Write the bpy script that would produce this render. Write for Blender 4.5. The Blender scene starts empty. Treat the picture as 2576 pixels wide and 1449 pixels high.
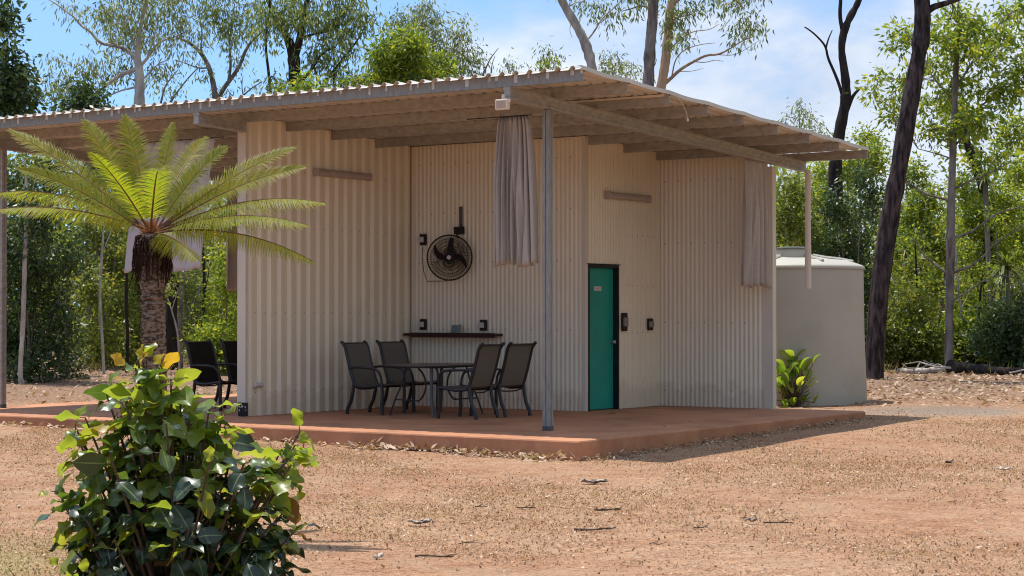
import bpy, bmesh, math, random
import numpy as np
from mathutils import Vector, Matrix

random.seed(7)
RNG = np.random.default_rng(11)
R = math.radians
scene = bpy.context.scene
COL = scene.collection

# ------------------------------------------------------------------ camera
FPX = 4778.28                      # focal length in pixels of a 2576 px wide picture
PITCH = 0.0130
EYE = 1.6
cam_d = bpy.data.cameras.new('camera'); cam = bpy.data.objects.new('camera', cam_d); COL.objects.link(cam)
cam_d.sensor_width = 36.0; cam_d.lens = FPX / 2576 * 36.0
cam_d.clip_start = 0.1; cam_d.clip_end = 3000
cam.location = (0, 0, EYE); cam.rotation_euler = (R(90) + PITCH, R(0.02), 0)
scene.camera = cam

CP, SP = math.cos(PITCH), math.sin(PITCH)
def ray(px, py):
    dx = (px - 1288) / FPX; dz = -(py - 724.5) / FPX
    return np.array([dx, CP - dz * SP, SP + dz * CP])
def at(px, py, Y):
    d = ray(px, py); t = Y / d[1]
    return np.array([0, 0, EYE]) + d * t
def gz(x, y):
    return np.interp(y, [21.0, 28.0, 80.0], [-0.05, 0.09, 0.714])
def ground_at(px, py):
    d = ray(px, py); t = 5.0
    for _ in range(60):
        z = gz(d[0] * t, d[1] * t); t += ((EYE - z) / max(1e-6, -d[2]) - t) * 0.6
    return np.array([d[0] * t, d[1] * t, gz(d[0] * t, d[1] * t)])
def mpp(Y): return Y / FPX

# ------------------------------------------------------------------ building frame (u = left along front, v = back)
OX, OY = 0.7437, 21.0589
ANG = R(55.518)
ROTZ = ANG - R(90)
UD = np.array([-math.sin(ANG), math.cos(ANG), 0]); VD = np.array([math.cos(ANG), math.sin(ANG), 0])
def W(u, v, z=0.0): return np.array([OX, OY, 0]) + u * UD + v * VD + np.array([0, 0, z])
def plane_v(px, py, v):            # where the line of sight meets the vertical plane v = const -> (u, z)
    d = ray(px, py); n = VD; p0 = W(0, v)
    t = (p0 @ n - np.array([0, 0, EYE]) @ n) / (d @ n); p = np.array([0, 0, EYE]) + d * t
    return (p - W(0, v)) @ UD, p[2]
def plane_u(px, py, u):
    d = ray(px, py); n = UD; p0 = W(u, 0)
    t = (p0 @ n - np.array([0, 0, EYE]) @ n) / (d @ n); p = np.array([0, 0, EYE]) + d * t
    return (p - W(u, 0)) @ VD, p[2]

# ------------------------------------------------------------------ object helpers
def tag(o, label=None, cat=None, group=None, kind=None):
    if label: o['label'] = label
    if cat: o['category'] = cat
    if group: o['group'] = group
    if kind: o['kind'] = kind
    return o
def thing(name, label, cat, loc=(0, 0, 0), rotz=0.0, group=None):
    o = bpy.data.objects.new(name, None); COL.objects.link(o)
    o.location = [float(c) for c in loc]; o.rotation_euler = (0, 0, rotz); o.empty_display_size = 0.2
    return tag(o, label, cat, group)
def copy_tree(o, parent=None):
    c = o.copy(); COL.objects.link(c)
    if parent: c.parent = parent
    for ch in list(o.children): copy_tree(ch, c)
    return c

class MB:
    """collects polygons and links them as one mesh object"""
    def __init__(s): s.v = []; s.f = []; s.m = []; s.n = 0
    def raw(s, verts, faces, mi=0):
        verts = np.asarray(verts, float).reshape(-1, 3); b = s.n
        s.v.append(verts); s.n += len(verts)
        for f in faces: s.f.append([i + b for i in f]); s.m.append(mi)
        return s
    def box(s, a, b, mi=0):
        (x0, y0, z0), (x1, y1, z1) = a, b
        x0, x1 = sorted((x0, x1)); y0, y1 = sorted((y0, y1)); z0, z1 = sorted((z0, z1))
        return s.raw([(x0,y0,z0),(x1,y0,z0),(x1,y1,z0),(x0,y1,z0),(x0,y0,z1),(x1,y0,z1),(x1,y1,z1),(x0,y1,z1)],
              [(0,3,2,1),(4,5,6,7),(0,1,5,4),(1,2,6,5),(2,3,7,6),(3,0,4,7)], mi)
    def prism(s, poly, ax, lo, hi, mi=0):
        """2D polygon extruded along an axis; ax 0: poly in (y,z); 1: (x,z); 2: (x,y)"""
        def P(a, b, h): return {0: (h, a, b), 1: (a, h, b), 2: (a, b, h)}[ax]
        n = len(poly); vs = [P(a, b, lo) for a, b in poly] + [P(a, b, hi) for a, b in poly]
        fs = [tuple(range(n))[::-1], tuple(range(n, 2 * n))] + [(i, (i + 1) % n, n + (i + 1) % n, n + i) for i in range(n)]
        return s.raw(vs, fs, mi)
    def tube(s, pts, rad, sides=8, caps=True, mi=0, flat=None):
        pts = np.asarray(pts, float); n = len(pts)
        rad = np.full(n, rad, float) if np.isscalar(rad) else np.asarray(rad, float)
        if len(rad) != n: rad = np.interp(np.linspace(0, 1, n), np.linspace(0, 1, len(rad)), rad)
        tg = np.gradient(pts, axis=0); tg /= np.linalg.norm(tg, axis=1)[:, None] + 1e-12
        up = np.array([0, 0, 1.0]) if abs(tg[0][2]) < .9 else np.array([1.0, 0, 0])
        nx = np.cross(tg[0], up); nx /= np.linalg.norm(nx)
        vs = []
        for i in range(n):
            nx = nx - tg[i] * (nx @ tg[i]); nx /= np.linalg.norm(nx) + 1e-12
            ny = np.cross(tg[i], nx)
            for k in range(sides):
                a = 2 * math.pi * k / sides
                fx = 1.0; fy = 1.0
                if flat: fx, fy = flat
                vs.append(pts[i] + rad[i] * (fx * math.cos(a) * nx + fy * math.sin(a) * ny))
        fs = []
        for i in range(n - 1):
            for k in range(sides):
                k2 = (k + 1) % sides
                fs.append((i * sides + k, i * sides + k2, (i + 1) * sides + k2, (i + 1) * sides + k))
        if caps: fs += [tuple(range(sides))[::-1], tuple((n - 1) * sides + k for k in range(sides))]
        return s.raw(vs, fs, mi)
    def lathe(s, prof, seg=24, c=(0, 0, 0), mi=0, axis=2):
        vs = []; n = len(prof)
        for k in range(seg):
            a = 2 * math.pi * k / seg
            for r, h in prof:
                p = (r * math.cos(a), r * math.sin(a), h)
                if axis == 1: p = (p[0], p[2], p[1])
                if axis == 0: p = (p[2], p[0], p[1])
                vs.append((p[0] + c[0], p[1] + c[1], p[2] + c[2]))
        fs = []
        for k in range(seg):
            k2 = (k + 1) % seg
            for i in range(n - 1):
                fs.append((k * n + i, k2 * n + i, k2 * n + i + 1, k * n + i + 1))
        return s.raw(vs, fs, mi)
    def build(s, name, mats, parent=None, smooth=False, loc=None, rotz=0, bevel=0, sharp=40):
        me = bpy.data.meshes.new(name)
        me.from_pydata(np.concatenate(s.v).tolist() if s.v else [], [], s.f)
        mats = mats if isinstance(mats, (list, tuple)) else [mats]
        for m in mats: me.materials.append(m)
        if len(mats) > 1: me.polygons.foreach_set('material_index', np.array(s.m, dtype=np.int32))
        bm = bmesh.new(); bm.from_mesh(me)
        bmesh.ops.recalc_face_normals(bm, faces=bm.faces); bm.to_mesh(me); bm.free()
        if smooth:
            me.polygons.foreach_set('use_smooth', np.ones(len(me.polygons), dtype=bool))
            try: me.set_sharp_from_angle(angle=R(sharp))
            except Exception: pass
        o = bpy.data.objects.new(name, me); COL.objects.link(o)
        if parent: o.parent = parent
        if loc is not None: o.location = [float(c) for c in loc]
        o.rotation_euler = (0, 0, rotz)
        if bevel:
            b = o.modifiers.new('bevel', 'BEVEL'); b.width = bevel; b.segments = 2; b.limit_method = 'ANGLE'; b.angle_limit = R(50)
        me.update()
        return o

def quads_object(name, verts, mats, parent=None, per=4, mat_idx=None, smooth=False, uv=None):
    """many separate faces of `per` corners each, built fast"""
    verts = np.ascontiguousarray(verts.reshape(-1, 3), dtype=np.float32)
    nv = len(verts); nf = nv // per
    me = bpy.data.meshes.new(name)
    me.vertices.add(nv); me.vertices.foreach_set('co', verts.ravel())
    me.loops.add(nv); me.loops.foreach_set('vertex_index', np.arange(nv, dtype=np.int32))
    me.polygons.add(nf); me.polygons.foreach_set('loop_start', np.arange(0, nv, per, dtype=np.int32))
    for m in (mats if isinstance(mats, (list, tuple)) else [mats]): me.materials.append(m)
    if mat_idx is not None: me.polygons.foreach_set('material_index', mat_idx.astype(np.int32))
    if smooth: me.polygons.foreach_set('use_smooth', np.ones(nf, dtype=bool))
    me.update(calc_edges=True)
    o = bpy.data.objects.new(name, me); COL.objects.link(o)
    if parent: o.parent = parent
    return o

# ------------------------------------------------------------------ materials
def new_mat(name):
    m = bpy.data.materials.new(name); m.use_nodes = True
    nt = m.node_tree; nt.nodes.clear()
    return m, nt, nt.nodes, nt.links
def ramp(nodes, stops):
    r = nodes.new('ShaderNodeValToRGB'); el = r.color_ramp.elements
    while len(el) < len(stops): el.new(0.5)
    for e, (p, c) in zip(el, stops):
        e.position = p; e.color = (c, c, c, 1) if isinstance(c, (int, float)) else (*c, 1)
    return r
def noise(nodes, links, vec, scale, detail=4, rough=.55, dist=0):
    n = nodes.new('ShaderNodeTexNoise'); n.inputs['Scale'].default_value = scale; n.inputs['Detail'].default_value = detail
    n.inputs['Roughness'].default_value = rough; n.inputs['Distortion'].default_value = dist
    if vec is not None: links.new(vec, n.inputs['Vector'])
    return n
def mixc(nodes, links, a, b, fac, mode='MIX'):
    m = nodes.new('ShaderNodeMix'); m.data_type = 'RGBA'; m.blend_type = mode
    def put(sock, v):
        if isinstance(v, (tuple, list)): sock.default_value = (*v, 1) if len(v) == 3 else v
        elif isinstance(v, (int, float)): sock.default_value = v
        else: links.new(v, sock)
    put(m.inputs[0], fac); put(m.inputs[6], a); put(m.inputs[7], b)
    return m.outputs[2]
def pmat(name, c1, c2=None, scale=6, rough=.6, spec=.3, metal=0.0, bump=0.0, bscale=40, stretch=(1, 1, 1), detail=5, lo=.35, hi=.65, transl=None, tf=.3):
    m, nt, nd, ln = new_mat(name)
    out = nd.new('ShaderNodeOutputMaterial'); p = nd.new('ShaderNodeBsdfPrincipled')
    tc = nd.new('ShaderNodeTexCoord'); mp = nd.new('ShaderNodeMapping'); mp.inputs['Scale'].default_value = stretch
    ln.new(tc.outputs['Object'], mp.inputs['Vector'])
    n = noise(nd, ln, mp.outputs['Vector'], scale, detail)
    c2 = c2 or tuple(min(1, c * .85) for c in c1)
    r = ramp(nd, [(lo, c1), (hi, c2)]); ln.new(n.outputs['Fac'], r.inputs['Fac'])
    ln.new(r.outputs['Color'], p.inputs['Base Color'])
    p.inputs['Roughness'].default_value = rough; p.inputs['Specular IOR Level'].default_value = spec; p.inputs['Metallic'].default_value = metal
    if bump:
        b = noise(nd, ln, mp.outputs['Vector'], bscale, 4); bn = nd.new('ShaderNodeBump'); bn.inputs['Strength'].default_value = bump
        bn.inputs['Distance'].default_value = .02
        ln.new(b.outputs['Fac'], bn.inputs['Height']); ln.new(bn.outputs['Normal'], p.inputs['Normal'])
    if transl:
        t = nd.new('ShaderNodeBsdfTranslucent'); t.inputs['Color'].default_value = (*transl, 1)
        mx = nd.new('ShaderNodeMixShader'); mx.inputs[0].default_value = tf
        ln.new(p.outputs[0], mx.inputs[1]); ln.new(t.outputs[0], mx.inputs[2]); ln.new(mx.outputs[0], out.inputs['Surface'])
    else: ln.new(p.outputs[0], out.inputs['Surface'])
    return m
def leafmat(name, cols, tcols=None, tf=.4, rough=.45, spec=.4, midrib=False):
    m, nt, nd, ln = new_mat(name)
    out = nd.new('ShaderNodeOutputMaterial'); p = nd.new('ShaderNodeBsdfPrincipled')
    g = nd.new('ShaderNodeNewGeometry')
    k = len(cols)
    r = ramp(nd, [(i / max(1, k - 1), c) for i, c in enumerate(cols)]); ln.new(g.outputs['Random Per Island'], r.inputs['Fac'])
    tcols = tcols or [tuple(min(1, a * b) for a, b in zip(c, (2.6, 2.2, 1.2))) for c in cols]
    r2 = ramp(nd, [(i / max(1, k - 1), c) for i, c in enumerate(tcols)]); ln.new(g.outputs['Random Per Island'], r2.inputs['Fac'])
    base = r.outputs['Color']
    if midrib:
        uv = nd.new('ShaderNodeUVMap'); sx = nd.new('ShaderNodeSeparateXYZ'); ln.new(uv.outputs['UV'], sx.inputs[0])
        a = nd.new('ShaderNodeMath'); a.operation = 'ABSOLUTE'; ln.new(sx.outputs['Y'], a.inputs[0])
        rr = ramp(nd, [(.02, 1.0), (.09, 0.0)]); ln.new(a.outputs[0], rr.inputs['Fac'])
        f = nd.new('ShaderNodeMath'); f.operation = 'MULTIPLY'; f.inputs[1].default_value = .6; ln.new(rr.outputs['Color'], f.inputs[0])
        base = mixc(nd, ln, base, (.24, .30, .11), f.outputs[0])
    ln.new(base, p.inputs['Base Color']); p.inputs['Roughness'].default_value = rough; p.inputs['Specular IOR Level'].default_value = spec
    t = nd.new('ShaderNodeBsdfTranslucent'); ln.new(r2.outputs['Color'], t.inputs['Color'])
    mx = nd.new('ShaderNodeMixShader'); mx.inputs[0].default_value = tf
    ln.new(p.outputs[0], mx.inputs[1]); ln.new(t.outputs[0], mx.inputs[2]); ln.new(mx.outputs[0], out.inputs['Surface'])
    return m

M = {}
M['cream'] = pmat('cream wall paint', (.82, .73, .57), (.77, .68, .53), scale=1.5, rough=.3, spec=.5, bump=.02, bscale=3, stretch=(1, 1, .3))
def dust_foot(m):
    nt = m.node_tree; nd, ln = nt.nodes, nt.links; p = [n for n in nd if n.type == 'BSDF_PRINCIPLED'][0]; src = p.inputs['Base Color'].links[0].from_socket
    tc = nd.new('ShaderNodeTexCoord'); sx = nd.new('ShaderNodeSeparateXYZ'); ln.new(tc.outputs['Object'], sx.inputs[0]); n = noise(nd, ln, tc.outputs['Object'], 3.2, 6, .65)
    a = nd.new('ShaderNodeMath'); a.operation = 'MULTIPLY_ADD'; a.inputs[1].default_value = -.8; ln.new(n.outputs['Fac'], a.inputs[0]); ln.new(sx.outputs['Z'], a.inputs[2])
    r = ramp(nd, [(0.0, .28), (.16, 0.0)]); ln.new(a.outputs[0], r.inputs['Fac']); n2 = noise(nd, ln, tc.outputs['Object'], 1.1, 5, .6); r2 = ramp(nd, [(.52, 0.0), (.75, .16)]); ln.new(n2.outputs['Fac'], r2.inputs['Fac'])
    c = mixc(nd, ln, src, (.42, .26, .16), r.outputs['Color']); c = mixc(nd, ln, c, (.50, .42, .33), r2.outputs['Color']); ln.new(c, p.inputs['Base Color'])
dust_foot(M['cream'])
M['trim'] = pmat('pale trim paint', (.66, .59, .49), (.62, .55, .455), scale=2, rough=.4, spec=.35)
M['galv'] = pmat('galvanised steel', (.41, .385, .345), (.30, .28, .255), scale=9, rough=.55, spec=.4, metal=.2, stretch=(1, 1, 2), bump=.02)
M['galv_post'] = pmat('galvanised post steel', (.31, .30, .275), (.23, .225, .21), scale=14, rough=.55, spec=.35, metal=.1, stretch=(2, 2, .6))
M['roof_sheet'] = pmat('zincalume roof sheet', (.62, .58, .52), (.50, .465, .42), scale=3, rough=.5, spec=.4, metal=.1, stretch=(1, .3, 1))
M['zinc_tab'] = pmat('bright zinc tab', (.66, .63, .60), (.52, .50, .48), scale=20, rough=.5, metal=.2)
M['black_frame'] = pmat('black door frame', (.012, .012, .015), (.02, .02, .022), rough=.4)
M['teal'] = pmat('teal door paint', (.012, .31, .235), (.010, .27, .205), scale=2.5, rough=.38, spec=.4)
M['steel'] = pmat('brushed steel', (.6, .6, .6), (.5, .5, .5), rough=.25, metal=.9)
M['concrete'] = pmat('ochre painted concrete', (.51, .24, .128), (.39, .175, .096), scale=1.6, rough=.75, spec=.2, bump=.06, bscale=18, detail=8)
M['curtain'] = pmat('taupe curtain fabric', (.58, .51, .44), (.52, .455, .395), scale=18, rough=.9, spec=.1, bump=.05, bscale=160, transl=(.42, .35, .31), tf=.25)
M['curtain_pale'] = pmat('pale curtain fabric', (.70, .67, .70), (.65, .62, .65), scale=18, rough=.9, spec=.1, bump=.05, bscale=160, transl=(.6, .56, .58), tf=.35)
M['rod'] = pmat('dark curtain rod', (.02, .018, .018), (.03, .026, .025), rough=.5)
M['bronze'] = pmat('dark bronze frame', (.014, .012, .014), (.024, .02, .02), scale=30, rough=.38, spec=.5)
M['sling'] = pmat('taupe mesh sling', (.16, .14, .115), (.125, .108, .09), scale=60, rough=.7, spec=.2, bump=.1, bscale=300)
M['sling_dark'] = pmat('dark brown mesh sling', (.022, .016, .014), (.016, .012, .011), scale=60, rough=.7, spec=.2, bump=.1, bscale=300)
M['tabletop'] = pmat('brown glass tabletop', (.12, .075, .06), (.09, .055, .046), scale=8, rough=.3, spec=.5)
M['table_leg'] = pmat('grey table leg', (.09, .10, .11), (.07, .08, .09), rough=.4, spec=.4)
M['brace'] = pmat('bronze brace', (.06, .04, .035), (.045, .03, .028), rough=.4)
M['fan'] = pmat('black fan plastic', (.010, .009, .009), (.016, .014, .014), rough=.45)
M['fan_wire'] = pmat('dark fan wire', (.035, .026, .022), (.028, .02, .018), rough=.45)
M['shelf'] = pmat('dark red-brown timber', (.055, .022, .017), (.035, .014, .011), scale=4, rough=.5, stretch=(1, 8, 8))
M['tube'] = pmat('mauve-grey light housing', (.46, .375, .345), (.42, .34, .315), rough=.5)
M['socket_back'] = pmat('dark brown socket block', (.035, .02, .018), (.025, .015, .013), rough=.5)
M['socket_plate'] = pmat('off-white socket plate', (.62, .58, .54), (.58, .54, .50), rough=.4)
M['socket_grey'] = pmat('pinkish grey socket plate', (.30, .25, .24), (.26, .22, .21), rough=.45)
M['flood'] = pmat('cream floodlight housing', (.78, .66, .54), (.72, .61, .50), rough=.4)
M['flood_glass'] = pmat('floodlight reflector', (.52, .38, .28), (.46, .33, .24), scale=30, rough=.3)
M['tank'] = pmat('cream-grey tank polyethylene', (.42, .395, .34), (.385, .36, .31), scale=1.2, rough=.5, spec=.3, bump=.03, bscale=3)
M['tank_lid'] = pmat('dark strainer lid', (.11, .12, .10), (.14, .15, .13), rough=.6)
M['pvc'] = pmat('cream pvc pipe', (.66, .57, .48), (.62, .53, .45), rough=.4)
M['white'] = pmat('white lettering', (.75, .75, .73), (.68, .68, .66), rough=.5)
M['sign_black'] = pmat('black sign face', (.008, .008, .01), (.012, .012, .014), rough=.35)
M['card'] = pmat('card picture', (.10, .20, .25), (.30, .27, .20), scale=14, rough=.5, lo=.4, hi=.6, stretch=(1, 1, 2))
M['bark_dark'] = pmat('dark ironbark', (.085, .060, .058), (.020, .015, .015), scale=12, rough=.9, spec=.1, bump=.9, bscale=16, stretch=(1, 1, .22), lo=.38, hi=.6)
M['bark_black'] = pmat('scorched bark', (.022, .017, .016), (.045, .035, .03), scale=8, rough=.9, spec=.1, bump=.6, bscale=18, stretch=(1, 1, .3))
M['bark_pale'] = pmat('pale smooth gum bark', (.56, .50, .44), (.27, .22, .19), scale=5, rough=.8, spec=.15, bump=.25, bscale=14, stretch=(1, 1, .35))
M['bark_grey'] = pmat('grey flaky bark', (.27, .225, .20), (.10, .08, .07), scale=8, rough=.85, spec=.1, bump=.5, bscale=18, stretch=(1, 1, .3))
M['bark_orange'] = pmat('orange peeling bark', (.50, .32, .19), (.28, .18, .12), scale=4, rough=.8, spec=.1, bump=.3, bscale=12, stretch=(1, 1, .3))
M['leaf_euc'] = leafmat('olive gum leaves', [(0.054, 0.088, 0.031), (0.098, 0.145, 0.046), (0.145, 0.194, 0.068), (0.194, 0.222, 0.088)], tf=0.45)
M['leaf_euc_pale'] = leafmat('greyish gum leaves', [(0.078, 0.113, 0.061), (0.122, 0.166, 0.078), (0.157, 0.2, 0.096), (0.209, 0.227, 0.122)], tf=0.45)
M['leaf_green'] = leafmat('fresh green leaves', [(0.053, 0.095, 0.014), (0.1, 0.157, 0.022), (0.144, 0.212, 0.026), (0.252, 0.269, 0.036)], tf=.5)
M['leaf_yellow'] = leafmat('yellow-green leaves', [(0.067, 0.119, 0.017), (0.121, 0.193, 0.025), (0.189, 0.253, 0.032), (0.271, 0.28, 0.034)], tf=.5)
M['leaf_dark'] = leafmat('dark glossy leaves', [(0.025, 0.049, 0.018), (0.042, 0.074, 0.023), (0.061, 0.105, 0.031), (0.088, 0.131, 0.039)], tf=.3, rough=.38, spec=.5)
M['leaf_mid'] = leafmat('mid green scrub leaves', [(0.056, 0.09, 0.017), (0.101, 0.142, 0.025), (0.152, 0.194, 0.033), (0.242, 0.247, 0.048)], tf=.42, rough=.42, spec=.5)
M['frond'] = leafmat('cycad leaflets', [(0.119, 0.142, 0.011), (0.162, 0.176, 0.012), (0.236, 0.203, 0.014)], [(.25, .34, .015), (.34, .40, .015), (.44, .42, .015)], tf=.55, rough=.5, spec=.3)
M['rachis'] = pmat('brown frond stalk', (.16, .075, .028), (.11, .05, .02), scale=20, rough=.5)
M['cycad_trunk'] = pmat('scaly cycad trunk', (.30, .22, .175), (.07, .045, .034), scale=26, rough=.95, spec=.08, bump=1.0, bscale=45, stretch=(1, 1, 2.4), lo=.4, hi=.6)
M['skirt'] = pmat('dry brown frond bases', (.055, .030, .022), (.016, .009, .007), scale=20, rough=.9, spec=.1)
M['skirt_light'] = pmat('orange woolly crown', (.42, .19, .08), (.28, .12, .05), scale=30, rough=.9)
M['bush_young'] = leafmat('young bush leaves', [(0.09, 0.152, 0.016), (0.126, 0.19, 0.02), (0.171, 0.209, 0.022)], [(.40, .50, .04), (.50, .56, .04), (.60, .58, .05)], tf=.45, rough=.32, spec=.5, midrib=True)
M['bush_gold'] = leafmat('golden bush leaves', [(.36, .24, .02), (.40, .22, .02), (.30, .25, .02)], [(.75, .50, .03), (.80, .42, .03), (.65, .52, .03)], tf=.45, rough=.35, midrib=True)
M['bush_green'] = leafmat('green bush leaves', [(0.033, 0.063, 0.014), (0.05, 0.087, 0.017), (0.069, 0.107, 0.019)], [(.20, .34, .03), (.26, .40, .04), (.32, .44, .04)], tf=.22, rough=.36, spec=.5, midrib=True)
M['bush_dark'] = leafmat('dark bush leaves', [(.010, .022, .011), (.016, .032, .013), (.022, .042, .016)], [(.06, .12, .02), (.08, .15, .02), (.10, .17, .02)], tf=.09, rough=.36, spec=.5, midrib=True)  # old leaves, with the shade inside the bush put into the colour
M['bush_brown'] = leafmat('rusty bush leaves', [(.16, .075, .035), (.20, .10, .03)], [(.40, .18, .05), (.44, .24, .05)], tf=.3, rough=.5, midrib=True)
M['bush_stem'] = pmat('bush stem', (.10, .065, .045), (.07, .045, .03), scale=20, rough=.8)
M['lily'] = leafmat('lime lily leaves', [(.10, .19, .02), (.14, .24, .025), (.26, .32, .04), (.10, .20, .02)], tf=.5, rough=.3, spec=.5)
M['pandanus'] = leafmat('pandanus blades', [(.06, .10, .025), (.10, .14, .03), (.14, .16, .04)], tf=.4)
M['litter'] = leafmat('dry fallen leaves', [(.13, .075, .045), (.26, .165, .10), (.40, .28, .19), (.52, .42, .32), (.10, .055, .035)], tf=.12, rough=.8, spec=.1)
M['litter_pale'] = leafmat('pale dry fallen leaves', [(.34, .21, .14), (.48, .34, .24), (.60, .47, .36), (.17, .09, .06), (.26, .15, .10)], tf=.12, rough=.8, spec=.1)
M['straw'] = leafmat('dry grass thatch', [(.15, .08, .048), (.30, .175, .105), (.44, .285, .18), (.60, .43, .29), (.22, .12, .07), (.50, .33, .21)], tf=.2, rough=.9, spec=.05)
M['crumb'] = leafmat('pale and dark crumbs', [(.12, .065, .04), (.66, .48, .34), (.34, .20, .12), (.74, .58, .44), (.20, .11, .07), (.52, .35, .23)], tf=.1, rough=.9, spec=.05)
M['grass_dry'] = leafmat('dry grass blades', [(.30, .27, .10), (.40, .33, .14), (.20, .22, .06), (.50, .40, .20)], tf=.35, rough=.7)
M['grass_green'] = leafmat('sparse green grass', [(.10, .12, .03), (.15, .15, .045), (.20, .17, .07)], tf=.35, rough=.7)
M['twig'] = pmat('dark twig bark', (.10, .07, .05), (.045, .032, .024), scale=30, rough=.9)
M['barkchip'] = pmat('grey bark chip', (.40, .35, .30), (.10, .075, .06), scale=16, rough=.9, lo=.4, hi=.6)
M['pebble'] = pmat('pale stone', (.62, .55, .46), (.5, .43, .36), scale=20, rough=.9)

def stain(m, col, scale, lo, hi, amt):
    nt = m.node_tree; nd, ln = nt.nodes, nt.links; p = [n for n in nd if n.type == 'BSDF_PRINCIPLED'][0]; src = p.inputs['Base Color'].links[0].from_socket
    tc = nd.new('ShaderNodeTexCoord'); n = noise(nd, ln, tc.outputs['Object'], scale, 7, .62, .4); r = ramp(nd, [(lo, 0.0), (hi, amt)]); ln.new(n.outputs['Fac'], r.inputs['Fac'])
    ln.new(mixc(nd, ln, src, col, r.outputs['Color']), p.inputs['Base Color'])
stain(M['concrete'], (.20, .10, .065), .9, .50, .68, .55); stain(M['concrete'], (.52, .33, .21), 5.0, .56, .70, .4)
stain(M['tank'], (.30, .25, .19), 1.4, .54, .74, .35); stain(M['teal'], (.03, .26, .21), 6.0, .55, .72, .4)
# ground: baked dirt with thatch, gravel by the tank, litter colour under the trees, a faint green patch near the camera
def ground_material():
    m, nt, nd, ln = new_mat('orange dirt and dry thatch')
    out = nd.new('ShaderNodeOutputMaterial'); p = nd.new('ShaderNodeBsdfPrincipled')
    tc = nd.new('ShaderNodeTexCoord'); V = tc.outputs['Object']
    big = noise(nd, ln, V, .45, 5); mid = noise(nd, ln, V, 3.5, 6); fine = noise(nd, ln, V, 34, 6, .7); tiny = noise(nd, ln, V, 140, 3, .7)
    r1 = ramp(nd, [(.38, (.365, .192, .110)), (.62, (.43, .262, .163))]); ln.new(big.outputs['Fac'], r1.inputs['Fac'])
    r2 = ramp(nd, [(.38, (.455, .295, .187)), (.64, (.285, .15, .09))]); ln.new(mid.outputs['Fac'], r2.inputs['Fac'])
    c = mixc(nd, ln, r1.outputs['Color'], r2.outputs['Color'], .4)
    r3 = ramp(nd, [(.38, (.30, .27, .25)), (.49, (.95, .95, .95)), (.66, (1.35, 1.33, 1.30))]); ln.new(fine.outputs['Fac'], r3.inputs['Fac'])
    c = mixc(nd, ln, c, r3.outputs['Color'], .8, 'MULTIPLY')
    r4 = ramp(nd, [(.36, (.40, .37, .35)), (.52, (1.0, 1.0, 1.0)), (.68, (1.3, 1.3, 1.3))]); ln.new(tiny.outputs['Fac'], r4.inputs['Fac'])
    c = mixc(nd, ln, c, r4.outputs['Color'], .8, 'MULTIPLY')
    dash = noise(nd, ln, V, 11, 5, .75); r7 = ramp(nd, [(.36, (.62, .58, .55)), (.5, (1.0, 1.0, 1.0)), (.64, (1.18, 1.17, 1.15))]); ln.new(dash.outputs['Fac'], r7.inputs['Fac'])
    c = mixc(nd, ln, c, r7.outputs['Color'], .45, 'MULTIPLY')
    # thatch patches (greyer straw)
    pat = noise(nd, ln, V, 1.3, 5, .6); r5 = ramp(nd, [(.48, 0.0), (.64, .5)]); ln.new(pat.outputs['Fac'], r5.inputs['Fac'])
    c = mixc(nd, ln, c, (.36, .235, .15), r5.outputs['Color'])
    def region(cx, cy, rx, ry, rot, lo, hi, ns=1.2, amp=.5):
        mp = nd.new('ShaderNodeMapping'); mp.vector_type = 'TEXTURE'
        mp.inputs['Location'].default_value = (cx, cy, 0); mp.inputs['Rotation'].default_value = (0, 0, rot); mp.inputs['Scale'].default_value = (rx, ry, 1000)
        ln.new(V, mp.inputs['Vector'])
        le = nd.new('ShaderNodeVectorMath'); le.operation = 'LENGTH'; ln.new(mp.outputs['Vector'], le.inputs[0])
        n = noise(nd, ln, V, ns, 5, .6)
        a = nd.new('ShaderNodeMath'); a.operation = 'MULTIPLY_ADD'; a.inputs[1].default_value = amp; ln.new(n.outputs['Fac'], a.inputs[0]); ln.new(le.outputs['Value'], a.inputs[2])
        rr = ramp(nd, [(lo, 1.0), (hi, 0.0)]); ln.new(a.outputs[0], rr.inputs['Fac'])
        return rr.outputs['Color']
    g = region(6.5, 28.9, 2.7, 2.4, R(-10), .62, 1.15, 1.5, .7)
    gr = ramp(nd, [(.38, (.10, .092, .08)), (.62, (.30, .27, .23))]); ln.new(fine.outputs['Fac'], gr.inputs['Fac'])
    g2 = nd.new('ShaderNodeMath'); g2.operation = 'MULTIPLY'; g2.inputs[1].default_value = .75; ln.new(g, g2.inputs[0]); c = mixc(nd, ln, c, gr.outputs['Color'], g2.outputs[0])
    # leaf-mould under the trees
    sp = nd.new('ShaderNodeSeparateXYZ'); ln.new(V, sp.inputs[0])
    n9 = noise(nd, ln, V, .35, 4); ma = nd.new('ShaderNodeMath'); ma.operation = 'MULTIPLY_ADD'; ma.inputs[1].default_value = 12.0
    ln.new(n9.outputs['Fac'], ma.inputs[0]); ln.new(sp.outputs['Y'], ma.inputs[2])
    mr = nd.new('ShaderNodeMapRange'); mr.inputs[1].default_value = 34; mr.inputs[2].default_value = 42; ln.new(ma.outputs[0], mr.inputs[0])
    lm = ramp(nd, [(.40, (.07, .04, .028)), (.5, (.20, .115, .078)), (.60, (.42, .29, .20))]); ln.new(fine.outputs['Fac'], lm.inputs['Fac'])
    c = mixc(nd, ln, c, lm.outputs['Color'], mr.outputs[0])
    gg = region(-3.6, 12.2, 1.5, 3.2, 0, .55, 1.15, 1.6, .6)
    gc = ramp(nd, [(.38, (.13, .12, .045)), (.52, (.30, .22, .11)), (.64, (.46, .34, .20))]); ln.new(fine.outputs['Fac'], gc.inputs['Fac'])
    c = mixc(nd, ln, c, gc.outputs['Color'], gg)
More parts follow.
